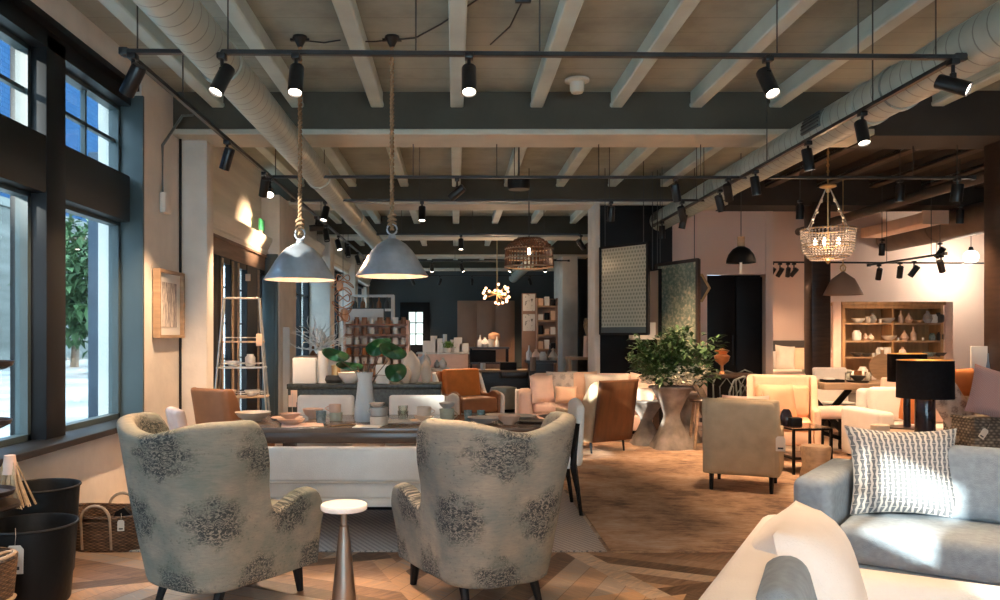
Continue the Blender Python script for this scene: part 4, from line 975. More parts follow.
# ---------------------------------------------------------------- cream chair seen from behind + peach armchair
def armtop(hf, hb, la): return lambda am, half: hf+.03*math.sin(min(1, am/.25)*PI)*.5+(hb-hf)*sm(la, la+.16, am)
def club(name, label, loc, rz, w, dep, hf, hb, mat, matin=None, legm=m_black, lean=.14, flare=.03, legs=.16, r=.07, thick=.08, la=None, cushion=None, panel=False):
    t = thing(name, label, 'armchair', loc, rz)
    b, _ = ushell(w-thick, dep-thick, r, legs, armtop(hf, hb, la or dep-.26), flare=flare, lean=lean); b.done('upholstered_shell', mat, t, solid=thick, sub=1)
    if panel: b = B(); b.box((0, -dep/2+.02, legs+(hb-legs)/2+.005), (w-.01, .085, hb-legs+.01), bev=.022, seg=3, rot=(lean*.95, 0, 0)); b.done('back_panel', mat, t)
    b = B(); b.box((0, .03, .22+legs/2), (w-.16, dep-.12, .26-legs/2), bev=.03); b.done('seat_base', mat, t)
    b = B(); b.box((0, .06, .43), (w-.17, dep-.16, .14), bev=.05, seg=4); b.done('seat_cushion', matin or mat, t)
    b = B(); b.box((0, -dep/2+.17, .68), (w-.18, .14, .40), bev=.05, seg=4, rot=(.15, 0, 0)); b.done('back_cushion', matin or mat, t)
    for sx in (-1, 1):
        b = B(); leg(b, sx*(w/2-.08), dep/2-.08, legs+.02, .026, .016, 0, .01, 6); b.done('leg', legm, t)
        b = B(); leg(b, sx*(w/2-.08), -dep/2+.08, legs+.02, .026, .016, 0, -.02, 6); b.done('leg', legm, t)
    return t
club('armchair', 'khaki linen armchair seen from behind with a paper tag, on the brown rug', (X(747, 7.8), 7.88, .012), -math.radians(25), .70, .74, .58, .875, m_khaki, r=.03, thick=.07, la=.52, flare=.0, lean=.10, panel=True)
b = B(); b.pillow(.44, .42, .15); ob = b.done('throw_pillow', m_blush, None, (X(743, 7.8)+.05, 7.90, .50)); ob.rotation_euler = (.2, 0, -.24); tag(ob, 'blush pillow showing above the back of the khaki armchair', 'pillow')
price_tag('white paper tag hanging from the back of the khaki armchair', (X(777, 7.3), 7.22, .585), -.3, 1.35)
club('armchair', 'peach upholstered armchair with high back facing the room beside the dark doors', (X(786, 9.6), 9.7, 0), PI-math.radians(20), .80, .78, .62, 1.0, m_peachfab, m_peach, legm=m_peachfab, la=.42)
b = B(); b.pillow(.46, .42, .16); ob = b.done('throw_pillow', m_peach, None, (X(784, 9.4), 9.47, .50)); ob.rotation_euler = (-.2, 0, .3); tag(ob, 'peach leather pillow on the peach armchair', 'pillow')
t = thing('side_table', 'dark metal framed side table with a glass top beside the khaki armchair', 'table', (X(808, 8.6), 8.75, 0), .1)
b = B()
for sx in (-1, 1):
    for sy in (-1, 1): b.box((sx*.21, sy*.21, .25), (.025, .025, .5))
for zz in (.49, .18):
    for s in (-1, 1): b.box((0, s*.21, zz), (.44, .02, .02)); b.box((s*.21, 0, zz), (.02, .44, .02))
b.done('frame', m_black, t); b = B(); b.box((0, 0, .505), (.44, .44, .012)); b.done('glass_top', m_clear, t); b = B(); b.box((0, 0, .19), (.40, .40, .015)); b.done('shelf', m_darkwood, t)
b = B(); b.box((0, 0, .05), (.12, .10, .10), bev=.01); tag(b.done('box', m_black, None, (X(798, 8.55), 8.62, .512)), 'small dark blue box on the glass side table', 'box')
b = B(); b.lathe([(0, 0), (.06, 0), (.075, .06), (.05, .15), (.03, .18), (.024, .18), (.04, .14), (0, .02)], 20); tag(b.done('vase', m_blkgloss, None, (X(787, 8.7), 8.72, .512)), 'small dark jar on the glass side table behind the tag', 'jar')
b = B(); b.lathe([(0, 0), (.15, 0), (.16, .02), (.13, .17), (.15, .34), (.14, .36), (0, .36)], 14); tag(b.done('stool', m_wood2, None, (X(818, 8.2), 8.25, 0)), 'rough carved wood stump stool beside the glass side table', 'stool')
# ---------------------------------------------------------------- russet leather back chair
t = thing('armchair', 'armchair with a russet leather back and beige sides near the cream sofa', 'armchair', (1.78, 10.45, 0), math.radians(33))
b, _ = ushell(.62, .66, .05, .15, lambda am, half: .56-.02*math.sin(min(1, am/.4)*PI)+.36*sm(.38, .62, am), lean=.15); b.done('side_shell', m_khaki, t, solid=.07, sub=1)
b = B(); b.grid(lambda u, v: ((u-.5)*.665, -.385-.125*v, .16+.775*v), 8, 6); b.done('leather_back', m_tan2, t, solid=.02)
b = B(); b.tube([((u-.5)*.665, -.51, .925) for u in [k/8 for k in range(9)]], .013, 6); b.done('piping', m_tan, t)
b = B(); b.box((0, .03, .40), (.54, .56, .14), bev=.04, seg=3); b.done('seat_cushion', m_cream, t)
for sx in (-1, 1):
    for sy in (-1, 1): b = B(); leg(b, sx*.28, sy*.29, .17, .024, .016, 0, sy*.02); b.done('leg', m_black, t)
# ---------------------------------------------------------------- cream sofa mid room with pillows
sofa('sofa', 'cream sofa with peach-lit cushions in the middle of the shop', (X(583, 12.2), 12.2, 0), math.radians(-4), 1.95, .92, .50, .66, .88, m_blush, arm_w=.20, nc=2)  # blush base colour carries the peach light on the cream linen
def pil(label, px, d, zb, w, h, t_, mat, rz=0, tx=-.2, roll=0):
    b = B(); b.pillow(w, h, t_); ob = b.done('throw_pillow', mat, None, (X(px, d), d, zb)); ob.rotation_euler = (tx, roll, rz); return tag(ob, label, 'pillow')
pil('plain blush pillow against the left arm of the cream sofa', 544, 11.85, .49, .42, .42, .14, m_blush, .5)
pil('grey floral pillow on the cream sofa, second from the left', 563, 12.05, .50, .48, .46, .14, m_greyfloral, .15)
pil('small wavy beige pillow in front of the floral one on the cream sofa', 566, 11.75, .49, .32, .26, .12, m_peachfab, -.1)
pil('peach pillow behind the wide cream pillow on the sofa', 583, 12.08, .50, .46, .46, .14, m_peachfab, .0)
pil('wide cream pillow in the centre of the cream sofa', 607, 11.85, .49, .66, .44, .17, m_cream, -.05)
pil('light pillow at the right end of the cream sofa behind the planter', 641, 12.0, .50, .46, .42, .15, m_blush, -.3, roll=.15)
# ---------------------------------------------------------------- concrete hourglass tables and the planter
def hourglass(name, label, x, y, h, R, waist, cat, topR=None):
    t = thing(name, label, cat, (x, y, 0)); tr = topR or R*.92
    b = B()
    def fn(u, v):
        th = u*2*PI; lobes = 1+.16*math.cos(3*th)*(1-abs(2*v-1))**0*(.35+.65*(1-v))
        prof = waist+(R-waist)*(abs(1-v*1.9) if v < .53 else 0)**1.25+(tr-waist)*(max(0, (v-.53)/.47))**1.2
        return (prof*lobes*math.cos(th), prof*lobes*math.sin(th), v*h)
    b.grid(fn, 48, 20, closeu=True); b.done('base', m_concrete, t)
    b = B(); b.lathe([(0, h-.03), (tr*1.02, h-.03), (tr*1.05, h-.015), (tr*1.03, h), (0, h)], 40); b.done('rim', m_concrete, t)
    return t
hourglass('stone_planter', 'tall weathered stone hourglass planter holding the green shrub', X(670, 10.7), 10.65, .82, .30, .10, 'planter', .28)
hourglass('stone_side_table', 'smaller weathered stone hourglass table left of the planter', X(645, 11.1), 11.05, .60, .24, .075, 'table', .25)
hourglass('stone_pedestal', 'weathered stone pedestal standing just right of the shrub planter', X(690, 11.0), 11.25, .70, .22, .09, 'pedestal', .18)
t = thing('flower_pot', 'small beige box pot on the smaller stone table', 'pot', (X(646, 11.0), 11.05, .60)); b = B(); b.box((0, 0, .08), (.22, .22, .16), bev=.012, taper=.85); b.done('pot', m_peachfab, t)
t = thing('shrub', 'bushy green leafed shrub with white blossom rising from the stone planter', 'plant', (X(670, 10.65), 10.65, .82)); q = random.Random(11)
bs = B(); bl = B()
tips = []
for i in range(60):
    a = q.uniform(0, 2*PI); R = q.uniform(.12, .66); hh = q.uniform(.12, .66)*(1.0 if R < .5 else .85)
    if R*math.cos(a) > .05: hh *= 1.12
    p = Vector((R*math.cos(a)*.95, R*math.sin(a)*.55, hh)); m_ = Vector((p.x*.4, p.y*.4, hh*.6)); bs.tube([(0, 0, -.05), m_, p], [.007, .005, .003], 5); tips.append((m_, p))
for m_, p in tips:
    for k in range(34):
        f = q.uniform(.15, 1.1); c_ = m_.lerp(p, f)+Vector((q.gauss(0, .04), q.gauss(0, .04), q.gauss(0, .04)))
        bl.leaf(c_, (q.uniform(-1, 1)+p.x, q.uniform(-1, 1), q.uniform(-.5, .8)), (0, 0, 1), q.uniform(.08, .14), .062)
bs.done('branches', m_stem, t); bl.done('foliage', m_leaf2, t, smooth=0)
b = B()
for i in range(420):
    a = q.uniform(0, 2*PI); R = q.uniform(.10, .42); c_ = Vector((R*math.cos(a), R*math.sin(a)*.8-.05, .02+.20*q.random()*(1-R)))
    if q.random() < .25: c_ += Vector((.12, 0, .12))
    for k in range(4): b.leaf(c_, (q.uniform(-1, 1), q.uniform(-1, 1), q.uniform(0, 1)), (0, 0, 1), .045, .04)
b.done('blossom', m_flower, t, smooth=0)
# ================================================================ ORANGE ARMCHAIR, CONSOLE, OTTOMAN
t = thing('armchair', 'armchair with bright orange leather inside and pale outer sides in mid shop', 'armchair', (X(469, 12.0), 12.0, 0), PI+math.radians(27))
tf = lambda lift: (lambda am, half: .60+lift+.06*math.sin(min(1, am/.3)*PI)+.33*sm(.50, .68, am))
b, _ = ushell(.74, .78, .08, .14, tf(0), flare=.05, lean=.14); b.done('outer_shell', m_offwh, t, solid=.06, sub=1)
b, _ = ushell(.665, .70, .07, .30, tf(.02), flare=.05, lean=.14); b.done('leather_lining', m_tan, t, solid=.07, sub=1)
b = B(); b.box((0, -.25, .735), (.60, .15, .50), bev=.045, seg=4, rot=(.14, 0, 0)); b.done('back_cushion', m_orange, t)
b = B(); b.box((0, .06, .47), (.60, .60, .22), bev=.05, seg=4); b.done('seat_cushion', m_tan, t)
for sx in (-1, 1):
    for sy in (-1, 1): b = B(); leg(b, sx*.30, sy*.30, .2, .024, .015, 0, sy*.03, 8); b.done('leg', m_black, t)
t = thing('console', 'long low dark speckled stone console behind the dining table', 'console', (X(364, 9.3), 9.55, 0))
b = B(); b.box((0, 0, .90), (1.80, .50, .06), bev=.006); b.done('worktop', m_slate, t)
b = B(); b.box((0, 0, .64), (1.78, .46, .46), bev=.004); b.done('body', m_slate, t)
for s in (-1, 1): b = B(); b.box((s*.86, 0, .22), (.06, .44, .44)); b.done('leg', m_black, t)
CT = .93
def bx(name, label, cat, px, d, z, w, dd, h, mat, rz=0, bev=.005, group=None):
    b = B(); b.box((0, 0, h/2), (w, dd, h), bev=bev); return tag(b.done(name, mat, None, (X(px, d), d, z), rz), label, cat, group)
def lat(name, label, cat, px, d, z, prof, mat, n=20, group=None, s=1.0):
    b = B(); b.lathe([(r*s, zz*s) for r, zz in prof], n); return tag(b.done(name, mat, None, (X(px, d), d, z)), label, cat, group)
BOT = [(0, 0), (.06, 0), (.065, .03), (.06, .16), (.02, .22), (.018, .30), (.022, .31), (0, .31)]
JUG = [(0, 0), (.05, 0), (.09, .07), (.07, .15), (.03, .19), (.03, .23), (0, .23)]
GOURD = [(0, 0), (.06, 0), (.10, .07), (.06, .15), (.02, .20), (.015, .25), (0, .26)]
JAR = [(0, 0), (.06, 0), (.075, .03), (.075, .13), (.05, .16), (.05, .18), (0, .18)]
BWL = [(0, 0), (.05, 0), (.10, .05), (.115, .08), (.10, .08), (0, .03)]
CYL = [(0, 0), (.05, 0), (.052, .005), (.052, .14), (.045, .14), (.045, .01), (0, .01)]
bx('box', 'tall white card box at the left end of the stone console', 'box', 305, 9.45, CT, .27, .12, .30, m_paper)
lat('glass_cylinder', 'tall pale glass cylinder beside the white box on the stone console', 'vase', 323, 9.5, CT, [(0, 0), (.06, 0), (.06, .38), (.055, .38), (.055, .01), (0, .01)], m_ceramw)
lat('candle_jar', 'brass lidded candle jar on the stone console', 'jar', 336, 9.5, CT+.095, [(0, 0), (.055, 0), (.055, .09), (.058, .09), (.058, .115), (0, .12)], m_brass)
lat('bowl', 'dark beaded bowl under the brass candle jar', 'bowl', 334, 9.5, CT, [(0, 0), (.09, 0), (.115, .04), (.10, .09), (.05, .094), (0, .094)], m_ceramd)
lat('bowl', 'wide white bowl on the stone console left of the leaf vase', 'bowl', 350, 9.45, CT, [(0, 0), (.06, 0), (.13, .08), (.145, .13), (.135, .13), (0, .03)], m_ceramw)
bx('box', 'white printed gift box on the stone console behind the vase leaves', 'box', 383, 9.45, CT, .16, .14, .22, m_paper)
def leafsculpt(label, px, h, w, d=9.5):
    b = B(); b.grid(lambda u, v: (math.cos(u*2*PI)*w/2*math.sin(PI*min(1, v*.86+.14))**.8, math.sin(u*2*PI)*.045*math.sin(PI*min(1, v*.9+.1)), v*h), 20, 12, closeu=True)
    return tag(b.done('leaf_sculpture', m_ceram, None, (X(px, d), d, CT)), label, 'ornament')
leafsculpt('tallest pale leaf shaped ornament on the stone console', 411, .39, .24); leafsculpt('small pale leaf ornament in front of the tallest one', 406, .22, .13, 9.4); leafsculpt('white rounded vase ornament at the right end of the stone console', 426, .28, .13)
bx('price_tag', 'tan tag hanging on the front of the stone console', 'tag', 294, 9.28, .72, .075, .004, .14, m_peachfab)
def roundchair():
    t = thing('ottoman', 'round cream upholstered ottoman in front of the dark desk', 'ottoman', (X(504, 15.6), 15.7, 0))
    b = B(); b.lathe([(0, .06), (.24, .06), (.27, .10), (.275, .40), (.25, .47), (.15, .49), (0, .49)], 36); b.done('cushion', m_palegreen, t)
    b = B(); b.lathe([(0, 0), (.22, 0), (.22, .07), (0, .07)], 30); b.done('base', m_black, t)
roundchair()
bx('cube_stool', 'small pale cube stool left of the cream sofa arm', 'stool', 525, 12.9, 0, .30, .3, .62, m_offwh, bev=.02)
t = thing('desk', 'dark wooden desk with open front behind the orange chair', 'desk', (X(506, 17), 17.1, 0))
b = B(); b.box((0, 0, .74), (1.16, .6, .05), bev=.005); b.done('desktop', m_wood2, t)
for s in (-1, 1): b = B(); b.box((s*.55, 0, .36), (.06, .58, .71), bev=.004); b.done('side_panel', m_wood2, t)
b = B(); b.box((0, .2, .42), (1.04, .03, .6)); b.done('back_panel', m_darkwood, t)
b = B(); b.box((.2, 0, .66), (.6, .5, .12), bev=.004); b.done('drawer', m_darkwood, t)
bx('box', 'black storage box standing on the dark desk', 'box', 508, 16.95, .765, .34, .3, .16, m_black)
lat('candle', 'pale pillar candle on the desk beside the black box', 'candle', 483, 16.9, .765, CYL, m_ceramw, s=1.0)
lat('vase', 'ribbed brown pillar vase at the right end of the desk', 'vase', 533, 16.4, .765, [(0, 0), (.06, 0), (.06, .28), (0, .28)], m_cabdoor)
# dark bar trolley with pale vases
t = thing('bar_cart', 'tall dark two shelf bar cart crowded with white vases behind the desk', 'cart', (X(489, 18.6), 18.6, 0))
b = B()
for sx in (-1, 1):
    for sy in (-1, 1): b = B(); b.box((sx*.42, sy*.2, .6), (.04, .04, 1.2)); b.done('post', m_black, t)
for zz in (.5, .85, 1.2): b = B(); b.box((0, 0, zz), (.92, .46, .04)); b.done('shelf', m_darkwood, t)
b = B(); b.box((-.15, 0, 1.0), (.6, .4, .3), bev=.01); b.done('cabinet', m_black, t)
for i, (px, k, s) in enumerate(((480, BOT, .9), (485, JUG, 1), (491, CYL, 1.3), (497, BOT, .8))):
    lat('vase', 'white vase on top of the bar cart, %s from the left' % ORD[i], 'vase', px, 18.5, 1.22, k, m_ceramw, s=s)
lat('flower_bowl', 'small bowl of orange dried flowers on the bar cart', 'flowers', 494, 18.7, 1.22, [(0, 0), (.05, 0), (.07, .1), (.14, .22), (.13, .30), (.04, .34), (0, .34)], m_peach)
# white counter with gifts
t = thing('counter', 'pale display counter with gift boxes in front of the slate wall', 'counter', (X(443, 19.5), 19.5, 0))
b = B(); b.box((0, 0, .52), (1.20, .6, 1.04), bev=.01); b.done('body', m_blush, t); b = B(); b.box((0, 0, 1.06), (1.28, .66, .04), bev=.005); b.done('worktop', m_offwh, t)
for i, (px, w_, h_) in enumerate(((427, .20, .28), (434, .16, .40), (439, .18, .34), (458, .2, .36), (464, .22, .22))):
    bx('gift_box', 'white gift box on the pale counter, %s from the left' % ORD[i], 'box', px, 19.35, 1.08, w_, .16, h_, m_paper)
t = thing('potted_plant', 'small bright green potted plant on the pale counter', 'plant', (X(448, 19.3), 19.3, 1.08)); b = B(); b.lathe([(0, 0), (.06, 0), (.08, .1), (0, .1)], 16); b.done('pot', m_ceramw, t)
b = B(); q = random.Random(4)
for i in range(160): b.leaf((q.gauss(0, .05), q.gauss(0, .05), .1+q.random()*.12), (q.uniform(-1, 1), q.uniform(-1, 1), q.uniform(0, 1)), (0, 0, 1), .09, .04)
m_bright = M('bright_leaf', (.22, .42, .08), .5, .3, 20); b.done('foliage', m_bright, t, smooth=0)
t = thing('table', 'white table with low sides left of the pale counter', 'table', (X(431, 15.0), 15.1, 0)); b = B(); b.box((0, 0, .85), (.7, .6, .05), bev=.01); b.done('tabletop', m_offwh, t)
for sx in (-1, 1):
    for sy in (-1, 1): b = B(); b.box((sx*.3, sy*.25, .41), (.05, .05, .83)); b.done('leg', m_offwh, t)
for i, (px, h_, mt) in enumerate(((419, .22, m_ceramw), (425, .3, m_ceramw), (437, .16, m_ceramg), (443, .2, m_ceramw))):
    lat('vase', 'pale vase on the white table left of the orange chair, %s from the left' % ORD[i], 'vase', px, 14.9, .88, JUG, mt, s=h_/.23)
for i, (px, h_) in enumerate(((445, .30), (452, .16))):
    lat('candle', 'white pillar candle in front of the slate wall, %s one' % ('taller' if i == 0 else 'shorter'), 'candle', px, 20.6, 1.22, [(0, 0), (.05, 0), (.05, h_), (0, h_)], m_ceramw)
bx('shelf_box', 'pale ledge carrying two pillar candles by the slate wall', 'ledge', 449, 20.6, 0, .5, .3, 1.22, m_offwh)
# ---------------------------------------------------------------- A-frame etagere by the second window
t = thing('etagere', 'tall silver A-frame shelf stand in front of the second bay of windows', 'shelf stand', (X(243, 9.4), 9.35, 0), math.radians(8))
HE = 1.93
for sx in (-1, 1):
    for sy in (-1, 1):
        b = B(); b.tube([(sx*.34, sy*.24, 0), (sx*.20, sy*.03, HE)], .013, 6); b.done('leg', m_silver, t)
for zz in (.35, .78, 1.12, 1.42): 
    f = 1-zz/HE; wx = .20+.14*f; wy = .03+.21*f
    b = B(); b.box((0, 0, zz), (2*wx+.04, 2*wy, .018), bev=.003); s_ = b.done('shelf', m_wood2 if zz != 1.12 else m_silver, t)
    b = B()
    for s in (-1, 1): b.tube([(-wx, s*wy, zz+.05), (wx, s*wy, zz+.05)], .006, 5)
    b.done('guard_rail', m_silver, s_)
b = B(); b.tube([(-.2, 0, HE), (.2, 0, HE)], .014, 6); b.done('top_bar', m_silver, t)
for i, (dx, zz, mt, k) in enumerate(((-.1, 1.13, m_ceramw, BWL), (.1, 1.13, m_ceramg, JAR), (-.15, .79, m_ceram, BWL), (.12, .79, m_ceramw, BWL), (0, .36, m_ceramw, JAR))):
    b = B(); b.lathe([(r*.8, z_*.8) for r, z_ in k], 18); tag(b.done('dish', mt, None, (X(243, 9.4)+dx, 9.35, zz+.003)), ['small white bowl left on the upper metal shelf of the silver stand', 'grey jar right on the upper metal shelf of the silver stand', 'cream bowl left on the second lowest shelf of the silver stand', 'white bowl right on the second lowest shelf of the silver stand', 'white jar on the lowest shelf of the silver stand'][i], 'dish')
for i, (px, py) in enumerate(((259, 340), (248, 275))):
    bx('price_tag', ['tan tag hanging from the wooden shelf of the silver stand', 'tan tag at the top of the window behind the silver stand'][i], 'tag', px, 9.05 if i == 0 else 10.2, Z(py+6, 9.05 if i == 0 else 10.2), .065, .004, .14 if i == 0 else .09, m_peachfab)
# dark curtain panel folded back between windows
t = thing('folding_panel', 'tall teal black shutter panel folded against the wall before the second pilaster', 'shutter', (-2.765, 11.88, 0))
b = B(); b.box((0, 0, 1.40), (.27, .06, 2.6), bev=.006); b.done('panel', m_reveal, t); b = B(); b.box((0, -.04, 1.4), (.18, .02, 2.4), bev=.004); b.done('inset', m_reveal, t)
# driftwood sculpture and wire loops
t = thing('wall_display', 'white wooden pedestal cabinet holding the white branch sculpture', 'pedestal', (X(318, 11.4), 11.5, 0)); b = B(); b.box((0, 0, .58), (.55, .45, 1.16), bev=.01); b.done('body', m_offwh, t); b = B(); b.box((0, 0, 1.18), (.62, .52, .04), bev=.006); b.done('top', m_wood2, t)
t = thing('branch_sculpture', 'tangled white branch sculpture on the pedestal between the pendant lamps', 'sculpture', (X(320, 11.4), 11.45, 1.20)); q = random.Random(9); b = B()
for i in range(34):
    a = q.uniform(0, 2*PI); p = Vector((0, 0, .12)); pts = [p.copy()]; d = Vector((math.cos(a), math.sin(a)*.6, q.uniform(.1, 1.3))).normalized()
    for k in range(7): d = (d+Vector((q.gauss(0, .35), q.gauss(0, .3), q.gauss(0, .3)))).normalized(); p = p+d*.075; pts.append(p.copy())
    b.tube(pts, [.012-.0012*k for k in range(8)], 5)
b.cyl((0, 0, 0), (0, 0, .16), .05, .03); b.done('branches', m_cane, t)
t = thing('hanging_ornament', 'copper and amber looped wire ornament hanging right of the left pendant lamp', 'ornament', (X(343, 11.9), 11.9, Z(325, 11.9))); b = B()
for k in range(7):
    r = .10+.03*(k % 3); zz = .1+.10*k; b.tube([(r*math.cos(a/18*2*PI), r*.7*math.sin(a/18*2*PI), zz+.05*math.sin(a/18*4*PI+k)) for a in range(18)], .008, 5, closed=True)
b.done('loops', m_copper, t); b = B(); b.tube([(0, 0, 0), (0, 0, 4-Z(325, 11.9))], .004, 5); b.done('cord', m_rod, t)
b = B(); b.lathe([(0, 0), (.05, .02), (.07, .10), (.05, .18), (0, .2)], 14, (.02, 0, .05)); b.lathe([(0, 0), (.04, .02), (.055, .08), (.04, .14), (0, .15)], 14, (-.05, 0, .5)); b.done('amber_drop', m_peach, t)
# ---------------------------------------------------------------- spice rack display (left back)
t = thing('display_shelf', 'red brown tiered shop display of small jars behind the leaf vase', 'shelf unit', (X(376, 14), 14.2, 0))
W_ = 1.1
b = B()
for s in (-1, 1): b.box((s*W_/2, 0, .88), (.05, .4, 1.76))
b.box((0, .2, .88), (W_, .03, 1.76)); b.done('carcass', m_blush, t)
zs = [.55, .78, .98, 1.14, 1.32, 1.50, 1.68]
for zz in zs: b = B(); b.box((0, 0, zz), (W_, .4, .03)); b.done('shelf', m_tan, t)
cols = [m_tan, m_ceramw, m_copper, m_rust, m_paper, m_ceram]
k = 0
for r_i, zz in enumerate(zs):
    for j in range(8):
        k += 1; mt = cols[((4, 1, 5)[j % 3] if r_i in (2, 4) else (j*3+r_i*5) % 6) if r_i < 5 else (0 if j % 3 else 1)]
        nm = ORD[j]; row = ['bottom', 'second', 'third', 'fourth', 'fifth', 'sixth', 'top'][r_i]
        if (r_i+j) % 2: lat('jar', 'small jar on the %s row of the red brown display, %s from the left' % (row, nm), 'jar', 0, 14.05, zz+.015, [(0, 0), (.045, 0), (.048, .08), (.035, .09), (.04, .12), (0, .12)], mt, 12, group='small jars on the tiered display').location.x = t.location.x-.48+j*.137
        else: bx('packet', 'small packet on the %s row of the red brown display, %s from the left' % (row, nm), 'packet', 0, 14.05, zz+.015, .09, .10, .115, mt, group='small packets on the tiered display').location.x = t.location.x-.48+j*.137
t = thing('sign_board', 'pale grey framed board standing above the tiered jar display', 'board', (X(365, 14.6), 14.7, 1.72)); b = B(); b.box((0, 0, .13), (.66, .03, .26), bev=.004); b.done('board', m_paper, t); b = B(); b.box((0, .015, .13), (.70, .02, .29), bev=.004); b.done('frame', m_reveal, t)
t = thing('tall_bookcase', 'pale tall shelf tower with bottles beyond the tiered jar display', 'shelf unit', (X(372, 16), 16.0, 0))
b = B()
for s in (-1, 1): b.box((s*.42, 0, 1.15), (.05, .35, 2.3))
b.done('posts', m_offwh, t)
for zz in (1.75, 2.0, 2.28): b = B(); b.box((0, 0, zz), (.86, .35, .04)); b.done('shelf', m_offwh, t)
for i in range(5): lat('bottle', 'dark bottle on the top shelf of the pale tower, %s from the left' % ORD[i], 'bottle', 355+i*8, 15.95, 2.02, BOT, (m_ceramd, m_tan)[i % 2], 12, s=.75)
for i, (px, mt) in enumerate(((311, m_tan), (318, m_ceramd), (325, m_tan), (331, m_copper), (338, m_ceramd))):
    lat('bottle', 'tall brown bottle on the low table under the branch sculpture, %s from the left' % ORD[i], 'bottle', px+2, 12.8, 1.0, BOT, mt, 12, s=1.1)
t = thing('table', 'low white display table holding brown bottles near the windows', 'table', (X(327, 12.8), 12.85, 0)); b = B(); b.box((0, 0, .98), (.62, .5, .04)); b.done('tabletop', m_offwh, t); 
for sx in (-1, 1):
    for sy in (-1, 1): b = B(); b.box((sx*.27, sy*.2, .48), (.05, .05, .96)); b.done('leg', m_offwh, t)
bx('panel', 'white display board leaning beside the second pilaster', 'board', 284, 12.2, 0, .18, .04, 1.62, m_paper)
# right-hand far shelves with cards
t = thing('card_rack', 'tall rack of framed botanical prints left of the far pillar', 'rack', (X(529, 20), 20.0, 0)); b = B(); b.box((0, 0, 1.27), (.36, .05, 2.54), bev=.005); b.done('panel', m_cabdoor, t); b = B(); b.box((0, 0, .03), (.4, .4, .06)); b.done('base', m_black, t)
for i, zz in enumerate((2.30, 1.80)): bx('print', 'framed black botanical print on the rack, %s one' % ('upper' if i == 0 else 'lower'), 'picture', 529, 19.95, zz-.20, .30, .02, .42, m_print)
t = thing('display_shelf', 'shelf unit of boxed gifts between the print rack and the far pillar', 'shelf unit', (X(547, 19.5), 19.6, 0))
b = B()
for s in (-1, 1): b.box((s*.24, 0, 1.2), (.03, .3, 2.4))
b.box((0, .15, 1.2), (.48, .02, 2.4)); b.done('carcass', m_cabdoor, t)
for r_i, zz in enumerate((.8, 1.15, 1.5, 1.85, 2.2)):
    b = B(); b.box((0, 0, zz), (.48, .3, .03)); b.done('shelf', m_wood, t)
    for j in range(3): bx('gift_box', 'boxed gift on the %s shelf beside the far pillar, %s from the left' % (['lowest', 'second', 'middle', 'fourth', 'top'][r_i], ORD[j]), 'box', 0, 19.55, zz+.015, .11, .15, .14+.04*((r_i+j) % 3), (m_ceramw, m_peachfab, m_black)[(r_i+j*2) % 3], group='gift boxes beside the far pillar').location.x = t.location.x-.15+j*.15
t = thing('table', 'dark low table of white ornaments in front of the print rack', 'table', (X(541, 16.6), 16.7, 0)); b = B(); b.box((0, 0, .95), (.62, .5, .05)); b.done('tabletop', m_darkwood, t); b = B(); b.box((0, 0, .46), (.5, .4, .92)); b.done('base', m_darkwood, t)
for i, (px, k, mt) in enumerate(((529, BOT, m_ceramw), (536, JUG, m_blush), (543, JAR, m_ceramw), (550, BOT, m_ceramd), (553, GOURD, m_ceram))):
    lat('vase', 'small ornament vase on the dark table before the print rack, %s from the left' % ORD[i], 'vase', px, 16.55+(i % 2)*.1, .975, k, mt, 14)
# wood counter and vases by the central pillar
t = thing('console', 'natural oak console top with a slim leg beside the light pillar', 'console', (X(581, 14.4), 14.5, 0)); b = B(); b.box((0, 0, 1.08), (.50, .45, .05), bev=.005); b.done('top', m_wood, t)
for s in (-1, 1): b = B(); b.box((s*.21, 0, .53), (.05, .4, 1.06)); b.done('leg', m_wood, t)
lat('vase', 'tall pink tapering vase of dried stems on the oak console', 'vase', 587, 14.3, 1.105, [(0, 0), (.07, 0), (.06, .38), (.05, .38), (0, .3)], m_blush)
t = thing('dried_flowers', 'pale dried stems in the pink vase beside the light pillar', 'dried flowers', (X(588, 14.3), 14.3, 1.40)); b = B(); q = random.Random(3)
for i in range(26): b.tube([(0, 0, 0), (q.uniform(-.08, .06), q.uniform(-.04, .04), q.uniform(.25, .42))], .006, 4)
b.done('stems', m_dry, t)
# ---------------------------------------------------------------- hanging screens
def screen(label, px0, px1, d0, d1, zt, zb, mat, fm, fw=.04, band=None):
    x0, x1 = X(px0, d0), X(px1, d1); L = math.hypot(x1-x0, d1-d0); a = math.atan2(d1-d0, x1-x0)
    t = thing('display_screen', label, 'screen', (x0, d0, zb), a); H = zt-zb
    b = B(); b.box((L/2, 0, H/2), (L-.02, .02, H-.02)); b.done('panel', mat, t)
    b = B()
    for q in (0, L): b.box((q, 0, H/2), (fw, .05, H+.02))
    for q in (0, H): b.box((L/2, 0, q), (L, .05, fw))
    b.done('frame', fm, t)
    if band: b = B(); b.box((L/2, -.015, band/2), (L-.04, .012, band)); b.done('lower_band', m_reveal, t)
    b = B()
    for q in (.08, L-.08): b.cyl((q, 0, H), (q, 0, 3.99-zb), .006, n=6)
    b.done('hanging_rod', m_rod, t)
    return t
screen('hanging perforated metal screen with a dark frame beside the light pillar', 601, 648, 12.0, 11.3, Z(246, 11.7), Z(334, 11.7), m_perf, m_black, .035, .10)
screen('hanging dark framed sage floral panel right of the perforated screen', 657, 698, 12.4, 11.5, Z(263, 12), Z(378, 12), m_wallp, m_darkwood, .05)
screen('narrow brown patterned panel just behind the sage floral panel', 650, 660, 12.3, 12.0, Z(270, 12.1), Z(336, 12.1), m_kilim, m_black, .02)
